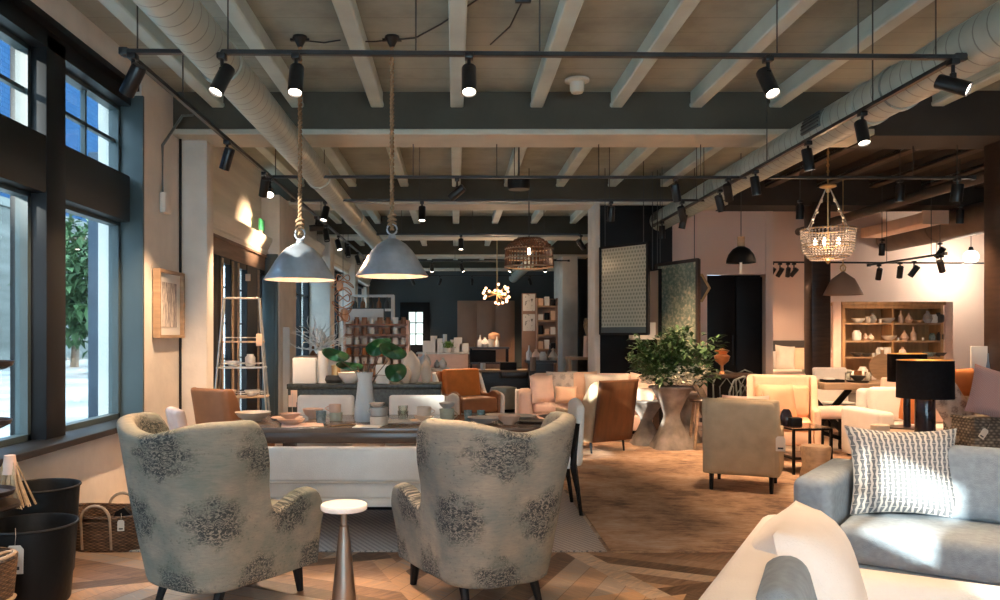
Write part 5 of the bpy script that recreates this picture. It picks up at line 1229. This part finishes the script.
t = thing('wall_mirror', 'hexagonal brass framed mirror on the peach pier behind the sage panel', 'mirror', (X(695, 13.1), 13.16, Z(288, 13.15)))
b = B(); b.prism([(.27*math.cos(k*PI/3), .27*math.sin(k*PI/3)) for k in range(6)], -.03, .0); b.done('frame', m_brass, t); b = B(); b.prism([(.22*math.cos(k*PI/3), .22*math.sin(k*PI/3)) for k in range(6)], -.04, -.03); b.done('glass', m_ceramd, t)
t = thing('table_lamp', 'table lamp with a square white shade behind the shrub', 'lamp', (X(645, 12.2), 12.25, .68))
b = B(); b.box((0, 0, .88), (.40, .28, .26), bev=.004, taper=1.02); b.done('lamp_shade', m_paper, t); b = B(); b.lathe([(0, 0), (.09, 0), (.10, .03), (.04, .2), (.07, .4), (.02, .6), (.012, .75), (.012, 1.02), (.02, 1.04), (0, 1.06)], 20); b.done('base', m_ceramd, t)
t = thing('side_table', 'dark side cabinet under the white shaded lamp', 'table', (X(643, 12.25), 12.3, 0)); b = B(); b.box((0, 0, .34), (.5, .36, .68), bev=.01); b.done('cabinet', m_black, t)
b = B(); b.box((0, -.185, .34), (.42, .02, .58), bev=.004); b.done('door', m_darkwood, t)
# crossed leg table, bistro chairs at the dark doors
t = thing('trestle_table', 'dark wood table on crossed timber legs right of the planter', 'table', (X(727, 11.2), 11.3, 0))
b = B(); b.box((0, 0, .93), (.86, .6, .05), bev=.005); b.done('tabletop', m_darkwood, t)
for s in (-1, 1):
    b = B(); b.box((-.28+.0, s*.22, .48), (.08, .05, 1.02), rot=(0, -.48, 0)); b.done('leg', m_wood2, t); b = B(); b.box((.28, s*.22, .48), (.08, .05, 1.02), rot=(0, .48, 0)); b.done('leg', m_darkwood, t)
b = B(); b.box((0, 0, .30), (.7, .05, .06)); b.done('stretcher', m_darkwood, t)
t = thing('bar_stool', 'stool with splayed timber legs under the crossed leg table', 'stool', (X(702, 10.6), 10.6, 0)); b = B(); b.lathe([(0, .62), (.17, .62), (.18, .64), (.17, .66), (0, .66)], 28); b.done('seat', m_darkwood, t)
for k in range(4): a = PI/4+k*PI/2; b = B(); b.cyl((.11*math.cos(a), .11*math.sin(a), .63), (.19*math.cos(a), .19*math.sin(a), 0), .02, n=8); b.done('leg', m_wood2, t)
lat('ornament', 'copper flower shaped candle holder on the crossed leg table', 'ornament', 722, 11.2, .955, [(0, 0), (.05, 0), (.02, .05), (.02, .12), (.09, .18), (.11, .25), (.06, .28), (.1, .33), (0, .36)], m_copper)
def bistro(label, px, d, rz):
    t = thing('bistro_chair', label, 'chair', (X(px, d), d, 0), rz)
    b = B(); b.lathe([(0, .44), (.20, .44), (.21, .455), (.20, .47), (0, .47)], 28); b.done('seat', m_darkwood, t)
    b = B(); b.tube([(-.19, -.17, .46), (-.20, -.20, .75), (-.14, -.21, .90), (0, -.22, .95), (.14, -.21, .90), (.20, -.20, .75), (.19, -.17, .46)], .013, 8); b.tube([(-.09, -.18, .46), (-.1, -.2, .7), (0, -.21, .84), (.1, -.2, .7), (.09, -.18, .46)], .009, 8); b.done('backrest', m_grille, t)
    for sx in (-1, 1):
        for sy in (-1, 1): b = B(); b.cyl((sx*.14, sy*.14, .45), (sx*.20, sy*.20, 0), .013, n=8); b.done('leg', m_black, t)
    b = B(); b.tube([(.16*math.cos(k/18*2*PI), .16*math.sin(k/18*2*PI), .22) for k in range(18)], .007, 6, closed=True); b.done('foot_ring', m_grille, t)
bistro('dark bentwood style chair with looped back at the left dark door', 727, 12.1, PI-.3); bistro('dark bentwood style chair with looped back near the right dark door', 755, 12.4, PI+.4)
bistro('third bentwood style chair half hidden behind the khaki armchair', 733, 10.8, .3)
# ---------------------------------------------------------------- peach room: bed, post, cabinet, table, sofa
t = thing('bed', 'bed with a grey headboard and white floral bedding against the peach wall', 'bed', (X(802, 14), 13.85, 0))
b = B(); b.box((0, 1.04, .70), (1.36, .10, 1.40), bev=.03); b.done('headboard', M('grey_headboard_fabric', (.085, .075, .07), .85, .1, 9), t)
b = B(); b.box((0, -.05, .36), (1.34, 2.0, .44), bev=.03); b.done('base', m_concrete, t); b = B(); b.box((0, -.08, .70), (1.32, 1.98, .28), bev=.09, seg=4); b.done('mattress', m_white, t)
b = B(); b.box((0, -.40, .79), (1.38, 1.36, .22), bev=.09, seg=4); b.done('quilt', m_pinkfloral, t)
b = B(); b.box((-.05, -.9, .915), (.7, .30, .06), bev=.03, seg=3); b.done('folded_throw', m_palegreen, t)
for sx in (-1, 1): b = B(); b.box((sx*.6, -.95, .07), (.06, .06, .14)); b.done('leg', m_darkwood, t)
for i, (px, w_, h_, mt, dd, lab) in enumerate(((776, .50, .44, m_white, 14.52, 'white frilled bed pillow at the left'), (787, .56, .56, m_cream, 14.40, 'tall cream bed pillow second from the left'), (804, .60, .52, m_peachfab, 14.48, 'peach bed pillow left of the dark post'), (836, .40, .50, m_pinkfloral, 14.45, 'pink floral bed pillow right of the dark post'), (842, .3, .46, m_white, 14.58, 'white bed pillow at the right edge of the bed'))):
    pil(lab, px-2 if i < 3 else px, dd, .86, w_*.66, h_*.82, .13, mt, rz=.05*i, roll=.1 if i == 1 else 0)
# cabinet with shelves of pottery
CX, CD = X(898, 14.0), 14.15; CW = 1.74; CH = 2.08
t = thing('shelf_cabinet', 'honey pine open shelf cabinet full of pottery on the peach wall', 'cabinet', (CX, CD+.2, 0))
b = B()
for q_ in (-CW/2, 0, CW/2): b.box((q_, 0, CH/2), (.05 if q_ else .03, .38, CH))
b.done('uprights', m_cabwood, t)
b = B(); b.box((0, .19, CH/2), (CW, .02, CH)); b.done('back_boards', m_cabwood, t)
b = B(); b.box((0, -.01, CH-.02), (CW+.10, .44, .06), bev=.01); b.box((0, -.0, CH-.08), (CW+.05, .40, .06), bev=.005); b.done('cornice', m_cabwood, t)
SH = [.90, 1.19, 1.485, 1.75]; SH = [Z(358, 14)-.01+.0, Z(341.5, 14), Z(323.5, 14)]; SH = [.72]+[1.10, 1.386, 1.70]
for zz in [.35]+SH: b = B(); b.box((0, 0, zz), (CW-.04, .36, .03)); b.done('shelf', m_wood, t)
for s in (-1, 1): b = B(); b.box((s*(CW/2+.12), -.18, CH/2), (.14, .04, CH+.02), bev=.006); b.done('side_stile', m_blush, t)
items = [ # px, shelf index(3 top), profile, mat, scale, label
 (852, 3, BWL, m_ceramw, 1.1, 'stack-like white bowl'), (862, 3, JAR, m_ceram, .7, 'small cream jar'), (868, 3, JUG, m_ceramg, .8, 'grey jug'), (876, 3, CYL, m_ceramw, .5, 'tiny white cup'), (884, 3, BWL, m_ceramg, 1.2, 'wide grey bowl'),
 (899, 3, BOT, m_ceram2, .75, 'tall pink bottle'), (908, 3, GOURD, m_ceram2, .75, 'pink gourd vase'), (919, 3, BWL, m_wood, .7, 'low wooden bowl'), (929, 3, JUG, m_ceramg, 1.0, 'grey jug'), (936, 3, JAR, m_ceramw, .9, 'white jar'), (942, 3, JAR, m_ceramd, 1.1, 'dark jar'),
 (850, 2, JAR, m_paper, 1.1, 'white tin'), (860, 2, JUG, m_ceram2, .6, 'small pink jug'), (866, 2, JUG, m_ceram, .6, 'small cream jug'), (886, 2, BWL, m_ceram, 1.2, 'cream bowl'),
 (896, 2, CYL, m_ceramw, .4, 'tiny white cup'), (903, 2, GOURD, m_ceram2, .8, 'pink gourd vase'), (913, 2, BOT, m_ceram2, .85, 'tall pink bottle'), (924, 2, CYL, m_ceramw, .4, 'tiny white dish'), (934, 2, JAR, m_teal, .8, 'teal jar'), (943, 2, JAR, m_ceramd, .9, 'dark jar'),
 (850, 1, BWL, m_ceramd, 1.0, 'dark bowl'), (861, 1, BWL, m_ceramd, .8, 'smaller dark bowl'), (869, 1, CYL, m_ceramw, .5, 'small white cup'), (876, 1, JAR, m_ceramw, 1.0, 'white jar'), (884, 1, CYL, m_ceramw, 1.3, 'white canister'), (901, 1, JUG, m_blush, .8, 'blush jug'), (931, 1, BWL, m_teal, 1.1, 'teal bowl'), (943, 1, BWL, m_ceramd, 1.0, 'dark bowl at the right end'),
 (857, 0, JAR, m_ceramw, 1.2, 'white jar'), (872, 0, BWL, m_ceram, 1.2, 'cream bowl')]
for px, si, pr, mt, s, lab in items:
    lat('pottery', '%s on the %s shelf of the pine cabinet, %s side' % (lab, ['lowest seen', 'third', 'second', 'top'][si], 'left' if px < 875 else ('middle' if px < 915 else 'right')), 'pottery', 898+(px-896)*.90, 14.22, SH[si]+.016, pr, mt, 16, s=s*.92)
# dining table of the peach room
t = thing('dining_table', 'oak dining table with crossed iron legs in front of the pine cabinet', 'table', (X(875, 11.2), 11.3, 0))
b = B(); b.box((0, 0, .80), (1.75, .9, .09), bev=.008); b.done('tabletop', m_wood2, t)
for s in (-1, 1):
    for k in (-1, 1): b = B(); b.box((s*.62, 0, .38), (.07, .05, .95), rot=(0, k*.72, 0)); b.done('leg', m_black, t)
b = B(); b.box((0, 0, .38), (1.3, .05, .05)); b.done('stretcher', m_black, t)
def mini(px, d, name, label, cat, prof, mat, s=1.0, z=.846): return lat(name, label, cat, px, d, z, prof, mat, 18, s=s)
bx('tray', 'black tray with napkins at the left end of the oak table', 'tray', 832, 11.1, .846, .26, .2, .04, m_black)
bx('napkin', 'white napkin folded over the black tray', 'napkin', 829, 11.0, .888, .12, .1, .02, m_white)
mini(858, 11.05, 'plate', 'lower black plate stacked on the oak table', 'plate', [(0, 0), (.12, 0), (.16, .03), (0, .02)], m_ceramd); mini(858, 11.05, 'bowl', 'black bowl on the stacked plate of the oak table', 'bowl', BWL, m_ceramd, .9, .87)
mini(858, 11.5, 'glass', 'brown tinted glass behind the black bowl on the oak table', 'glass', CYL, m_copper, 1.0); mini(848, 11.5, 'glass', 'clear glass at the middle of the oak table', 'glass', CYL, m_clear, .8); mini(868, 11.4, 'glass', 'clear glass right of the black bowl on the oak table', 'glass', CYL, m_clear, .9)
t = thing('serving_board', 'round pale wooden board standing at the back of the oak table', 'board', (X(883, 11.6), 11.62, .846)); b = B(); b.cyl((0, -.012, .19), (0, .012, .19), .19, n=36); b.done('board', m_wood, t); b = B(); b.box((0, 0, .40), (.05, .022, .08), bev=.01); b.done('handle', m_wood, t)
mini(897, 11.2, 'bowl', 'white bowl at the right of the oak table beside the lampshade', 'bowl', BWL, m_ceramw, 1.0)
dining_chair('white dining chair behind the oak table near the dark post', (X(838, 12.1), 12.1, 0), PI, mat=m_white, w=.52, h=1.0)
dining_chair('white dining chair in front of the oak table with its back to the camera', (X(886, 10.55), 10.55, 0), .05, mat=m_blush, w=.46, h=.96)
t = thing('bench', 'blush cushioned bench with black trestle legs at the left of the oak table', 'bench', (X(833, 10.3), 10.35, 0), math.radians(8))
b = B(); b.box((0, 0, .50), (.62, .42, .14), bev=.05, seg=4); b.done('cushion', m_blush, t)
for s in (-1, 1):
    b = B(); b.box((s*.24, -.15, .22), (.05, .05, .44)); b.box((s*.24, .15, .22), (.05, .05, .44)); b.box((s*.24, 0, .05), (.05, .36, .05)); b.done('leg', m_black, t)
b = B(); b.box((0, 0, .2), (.48, .04, .05), rot=(0, .3, 0)); b.done('stretcher', m_black, t)
# white sofa on the right with lamps in front
sofa('sofa', 'white slipcovered sofa with a rust pillow in front of the oak table', (X(908, 9.5)+.16, 9.55, 0), 0, 1.45, .92, .46, .62, .84, m_white, arm_w=.2, nc=1, legs=.04)
pil('rust orange pillow on the white slipcovered sofa', 911, 9.35, .455, .40, .38, .14, m_rust, .3, roll=.4)
pil('blush pillow at the right end of the white slipcovered sofa', 940, 9.4, .455, .46, .40, .16, m_blush, -.4)
t = thing('side_table', 'low round dark wood table behind the blue-grey sofa holding a black lamp', 'table', (X(908, 7.7), 7.75, 0))
b = B(); b.lathe([(0, .50), (.44, .50), (.45, .515), (.44, .54), (0, .54)], 44); b.done('tabletop', m_wood2, t); b = B(); b.lathe([(0, 0), (.24, 0), (.22, .04), (.06, .1), (.05, .5), (0, .5)], 26); b.done('pedestal', m_darkwood, t)
def dlamp(label, px, d, z, R, hs, rb, hb, gap=.0):
    t = thing('table_lamp', label, 'lamp', (X(px, d), d, z))
    b = B(); b.lathe([(0, 0), (rb, 0), (rb*1.02, .01), (rb*1.0, hb), (rb*.95, hb+.01), (0, hb+.01)], 28); b.done('lamp_base', m_blkgloss, t)
    b = B(); b.cyl((0, 0, hb), (0, 0, hb+gap+hs*.5), .008, n=8); b.done('stem', m_brass, t)
    z0 = hb+gap; b = B(); b.lathe([(R, z0), (R*.985, z0+hs), (R*.975, z0+hs), (R*.99, z0)], 48); sh = b.done('lamp_shade', m_shadeblk, t)
    b = B(); b.lathe([(R*.985, z0+.005), (R*.97, z0+hs-.002)], 48); b.done('shade_lining', m_goldin, sh)
    b = B(); b.tube([(R*.98*math.cos(k/40*2*PI), R*.98*math.sin(k/40*2*PI), z0+hs) for k in range(40)], .004, 5, closed=True); b.done('gold_rim', m_goldin, sh)
    b = B(); b.lathe([(0, 0), (.02, .01), (.03, .05), (.02, .09), (0, .1)], 14, (0, 0, z0+hs*.45)); b.done('bulb', m_globe, t)
    lamp('POINT', 'lamp_glow', t, (0, 0, z0+hs*.6), 6, WARM, radius=.05)
    return t
dlamp('front black drum table lamp with a gold lined shade and glossy cylinder base', 925, 7.62, .54, .245, .36, .088, .42, -.06)
dlamp('rear black drum table lamp partly hidden behind the front one', 907, 8.55, .52, .19, .30, .035, .48, 0)
t = thing('side_table', 'small dark round table under the rear black lamp', 'table', (X(907, 8.55), 8.55, 0)); b = B(); b.lathe([(0, .49), (.2, .49), (.205, .505), (.2, .52), (0, .52)], 30); b.done('tabletop', m_darkwood, t); b = B(); b.lathe([(0, 0), (.15, 0), (.03, .03), (.03, .49), (0, .49)], 20); b.done('pedestal', m_darkwood, t)
lat('candle', 'cream cylinder candle pot on the low round table left of the black lamp', 'candle', 880, 7.55, .54, [(0, 0), (.08, 0), (.083, .01), (.083, .11), (.075, .115), (0, .11)], m_ceram)
bx('book', 'thin white book lying on the low round table', 'book', 900, 7.5, .54, .2, .15, .02, m_paper)
# wicker hamper with pillows
t = thing('wicker_hamper', 'tall grey wicker hamper basket at the right edge, stuffed with pillows', 'basket', (X(1000, 7.6), 7.75, 0))
b = B(); b.box((0, 0, .36), (.62, .5, .70), bev=.03); 
b.done('basket_body', m_wicker, t); b = B()
for s in (-1, 1): b.tube([(-.31, s*.25, .71), (.31, s*.25, .71)], .018, 6); b.tube([(s*.31, -.25, .71), (s*.31, .25, .71)], .018, 6)
b.done('rim', m_wicker, t)
price_tag('white tag tied to the front of the grey wicker hamper', (X(992, 7.4), 7.475, .62), 0, 1.0).rotation_euler = (0, .6, 0)
pil('pink woven pillow leaning point up on the wicker hamper', 992, 7.68, .70, .50, .48, .16, m_pinkw, -.2, roll=.28)
pil('brown kilim pillow leaning left behind the pink pillow', 964, 7.9, .62, .34, .50, .14, m_kilim, .2, roll=-.5)
pil('rust fringed pillow between the kilim pillow and white canvas', 962, 8.3, .86, .40, .30, .14, m_rust, .2)
bx('canvas', 'blank white canvas standing behind the pink pillow by the right post', 'canvas', 983, 8.6, .90, .26, .03, .48, m_paper)
lat('vase', 'slim blue grey bottle in front of the white canvas', 'vase', 988, 8.3, .86, [(0, 0), (.04, 0), (.045, .1), (.03, .22), (.008, .38), (.006, .45), (0, .45)], m_bluegrey)
bx('chest', 'low chest behind the wicker hamper holding pillows and a canvas', 'chest', 985, 8.45, 0, .62, .45, .86, m_khaki, bev=.02)
# ---------------------------------------------------------------- hanging lamps
t = thing('beaded_chandelier', 'beaded basket chandelier with lit bulbs hanging on the right', 'chandelier', (X(828, 9), 9, Z(259, 9)))
R = .285; Hb = .33
b = B(); n = 46
for k in range(n):
    a = 2*PI*k/n
    for j in range(13):
        f = j/12; rr = R*(1-.10*f-.55*max(0, f-.7)**1.3*2.2); zz = Hb-f*Hb; s = .0125
        M0 = Matrix.Translation((rr*math.cos(a), rr*math.sin(a), zz)); bmesh.ops.create_icosphere(b.m, subdivisions=1, radius=s, matrix=M0)
b.done('bead_strands', m_bead, t)
for zz, rr in ((Hb, R), (.02, .19), (Hb*.5, R*.94)): b = B(); b.tube([(rr*math.cos(k/36*2*PI), rr*math.sin(k/36*2*PI), zz) for k in range(36)], .009, 6, closed=True); b.done('ring', m_brass, t)
for k in range(4):
    a = k*PI/2+.35; b = B(); b.tube([(R*math.cos(a), R*math.sin(a), Hb), (R*.55*math.cos(a), R*.55*math.sin(a), Hb+.24), (.03*math.cos(a), .03*math.sin(a), Hb+.46)], .005, 6)
    for q_ in (0, .5, .25, .75): 
        bmesh.ops.create_icosphere(b.m, subdivisions=1, radius=.016, matrix=Matrix.Translation((R*(1-q_*.9)*math.cos(a), R*(1-q_*.9)*math.sin(a), Hb+q_*.44)))
    b.done('arm', m_silver, t)
b = B(); b.lathe([(0, .46), (.02, .46), (.03, .5), (.09, .52), (.085, .54), (.02, .55), (0, .55)], 20, (0, 0, Hb-.04)); b.done('crown', m_brass, t)
b = B(); b.tube([(0, 0, .85), (0, 0, 4-Z(259, 9))], .006, 6)
for k in range(12): b.tube([(.014*math.cos(a/8*2*PI)*(k % 2), .014*math.cos(a/8*2*PI)*((k+1) % 2), .88+k*.035+.022*math.sin(a/8*2*PI)) for a in range(8)], .004, 4, closed=True)
b.done('chain', m_brass, t)
for k in range(5):
    a = k*2*PI/5+.2; b = B(); b.lathe([(0, 0), (.016, .01), (.018, .04), (.008, .07), (0, .075)], 12, (.13*math.cos(a), .13*math.sin(a), .16)); b.done('bulb', m_smallbulb, t)
b = B(); b.cyl((0, 0, .10), (0, 0, Hb+.46), .008, n=8)
for k in range(5): a = k*2*PI/5+.2; b.tube([(0, 0, .12), (.07*math.cos(a), .07*math.sin(a), .10), (.13*math.cos(a), .13*math.sin(a), .15)], .005, 5)
b.lathe([(0, -.06), (.02, -.04), (.03, -.02), (.0, .02)], 12); b.done('candle_arms', m_brass, t)
lamp('POINT', 'chandelier_glow', t, (0, 0, .2), 6, WARM, radius=.1)
t = thing('dome_pendant', 'matt black dome pendant with a wooden cap before the dark doors', 'pendant lamp', (X(741, 11), 11, Z(263, 11)))
b = B(); b.lathe([(.195, 0), (.19, .05), (.165, .12), (.11, .19), (.05, .225), (0, .23)], 36); b.lathe([(.19, .002), (.18, .05), (.155, .115), (.10, .18), (0, .22)], 36); b.done('shade', m_black, t)
b = B(); b.cyl((0, 0, .22), (0, 0, .36), .05, .05, n=20); b.done('cap', m_wood, t); b = B(); b.cyl((0, 0, .36), (0, 0, 4-Z(263, 11)), .006, n=6); b.done('cord', m_rod, t)
b = B(); b.box((-.07, -.19, -.09), (.035, .004, .16)); b.done('hang_tag', m_tag, t)
t = thing('cone_pendant', 'dark brown ribbed cone pendant right of the dark post', 'pendant lamp', (X(843, 12), 12, Z(295, 12)))
b = B(); b.lathe([(.275, 0), (.265, .03), (.16, .24), (.12, .27), (.03, .34), (0, .36)], 40); b.lathe([(.27, .003), (.255, .03), (.15, .235), (0, .30)], 40); b.done('shade', m_cabdoor, t)
b = B(); b.tube([(0, 0, .36), (0, 0, 4-Z(295, 12))], .007, 6); b.tube([(.04*math.cos(k/14*2*PI), 0, .40+.05*math.sin(k/14*2*PI)) for k in range(14)], .01, 6, closed=True); b.done('cord', m_brass, t)
t = thing('globe_pendant', 'glowing white glass globe pendant near the far right post', 'pendant lamp', (X(971, 14.2), 14.2, Z(257, 14.2)))
b = B(); bmesh.ops.create_uvsphere(b.m, u_segments=28, v_segments=18, radius=.125); b.done('globe', m_globe, t)
b = B(); b.cyl((0, 0, .11), (0, 0, .18), .05, .03, n=16); b.cyl((0, 0, .18), (0, 0, 4-Z(257, 14.2)), .006, n=6); b.done('fitting', m_head, t)
lamp('POINT', 'globe_glow', t, (0, .1, -.2), 34, (1, .85, .68), radius=.1)
t = thing('drum_chandelier', 'wide wooden spindle drum chandelier hanging in the middle distance', 'chandelier', (X(529, 12), 12, Z(267, 12)))
R = .36; b = B()
for k in range(40): a = 2*PI*k/40; b.cyl((R*math.cos(a), R*math.sin(a), 0), (R*.97*math.cos(a), R*.97*math.sin(a), .27), .009, n=5)
b.done('spindles', m_tan2, t)
for zz, rr in ((0, R), (.13, R), (.27, R*.98)): b = B(); b.tube([(rr*math.cos(k/40*2*PI), rr*math.sin(k/40*2*PI), zz) for k in range(40)], .013, 6, closed=True); b.done('hoop', m_wood2, t)
b = B()
for k in range(44):
    a = 2*PI*k/44
    b.tube([(R*.98*math.cos(a), R*.98*math.sin(a), .27), (R*.75*math.cos(a+.15), R*.75*math.sin(a+.15), .37), (.12*math.cos(a+.3), .12*math.sin(a+.3), .43)], .008, 5)
    for j in range(5): f = j/5; bmesh.ops.create_icosphere(b.m, subdivisions=1, radius=.016, matrix=Matrix.Translation(((R*(1-f*.65))*math.cos(a), R*(1-f*.65)*math.sin(a), .28+.15*math.sin(f*PI/2))))
b.done('beaded_dome', m_tan2, t)
b = B(); b.cyl((0, 0, .15), (0, 0, 4-Z(267, 12)), .008, n=6); b.done('cord', m_rod, t); b = B(); b.lathe([(0, 0), (.03, .02), (.02, .1), (0, .1)], 12, (0, 0, .18)); b.done('bulb', m_smallbulb, t)
lamp('POINT', 'drum_glow', t, (0, 0, .1), 2, WARM, radius=.05)
t = thing('ceiling_rose', 'dark round ceiling fitting on a bracket above the drum chandelier', 'ceiling fitting', (X(534, 8.0), 9.9, 3.30)); b = B(); b.lathe([(0, 0), (.13, 0), (.14, .02), (.14, .13), (0, .14)], 24); b.done('housing', m_black, t); b = B(); b.cyl((0, 0, .13), (0, 0, .70), .012, n=8); b.done('stem', m_rod, t)
t = thing('bubble_chandelier', 'cluster chandelier of small glowing glass balls in front of the brown cupboard', 'chandelier', (X(497, 18), 18, Z(294, 18)))
q = random.Random(8); balls = []
b = B(); b2 = B()
for k in range(24):
    u = Vector((q.gauss(0, 1), q.gauss(0, 1), q.gauss(0, 1))).normalized(); p = Vector((u.x*.31, u.y*.31, u.z*.22*(1 if u.z > 0 else 1.1)))
    b.cyl((0, 0, 0), p, .005, n=5); bmesh.ops.create_icosphere(b2.m, subdivisions=2, radius=.030, matrix=Matrix.Translation(p))
b.cyl((0, 0, 0), (0, 0, 4-Z(294, 18)), .008, n=6); b.cyl((0, 0, 0), (0, 0, -.3), .012, .004); b.done('arms', m_brass, t); b2.done('glass_balls', emit('amber_ball', (1, .56, .32), 2.2), t)
lamp('POINT', 'cluster_glow', t, (0, 0, 0), 30, WARM, radius=.25)
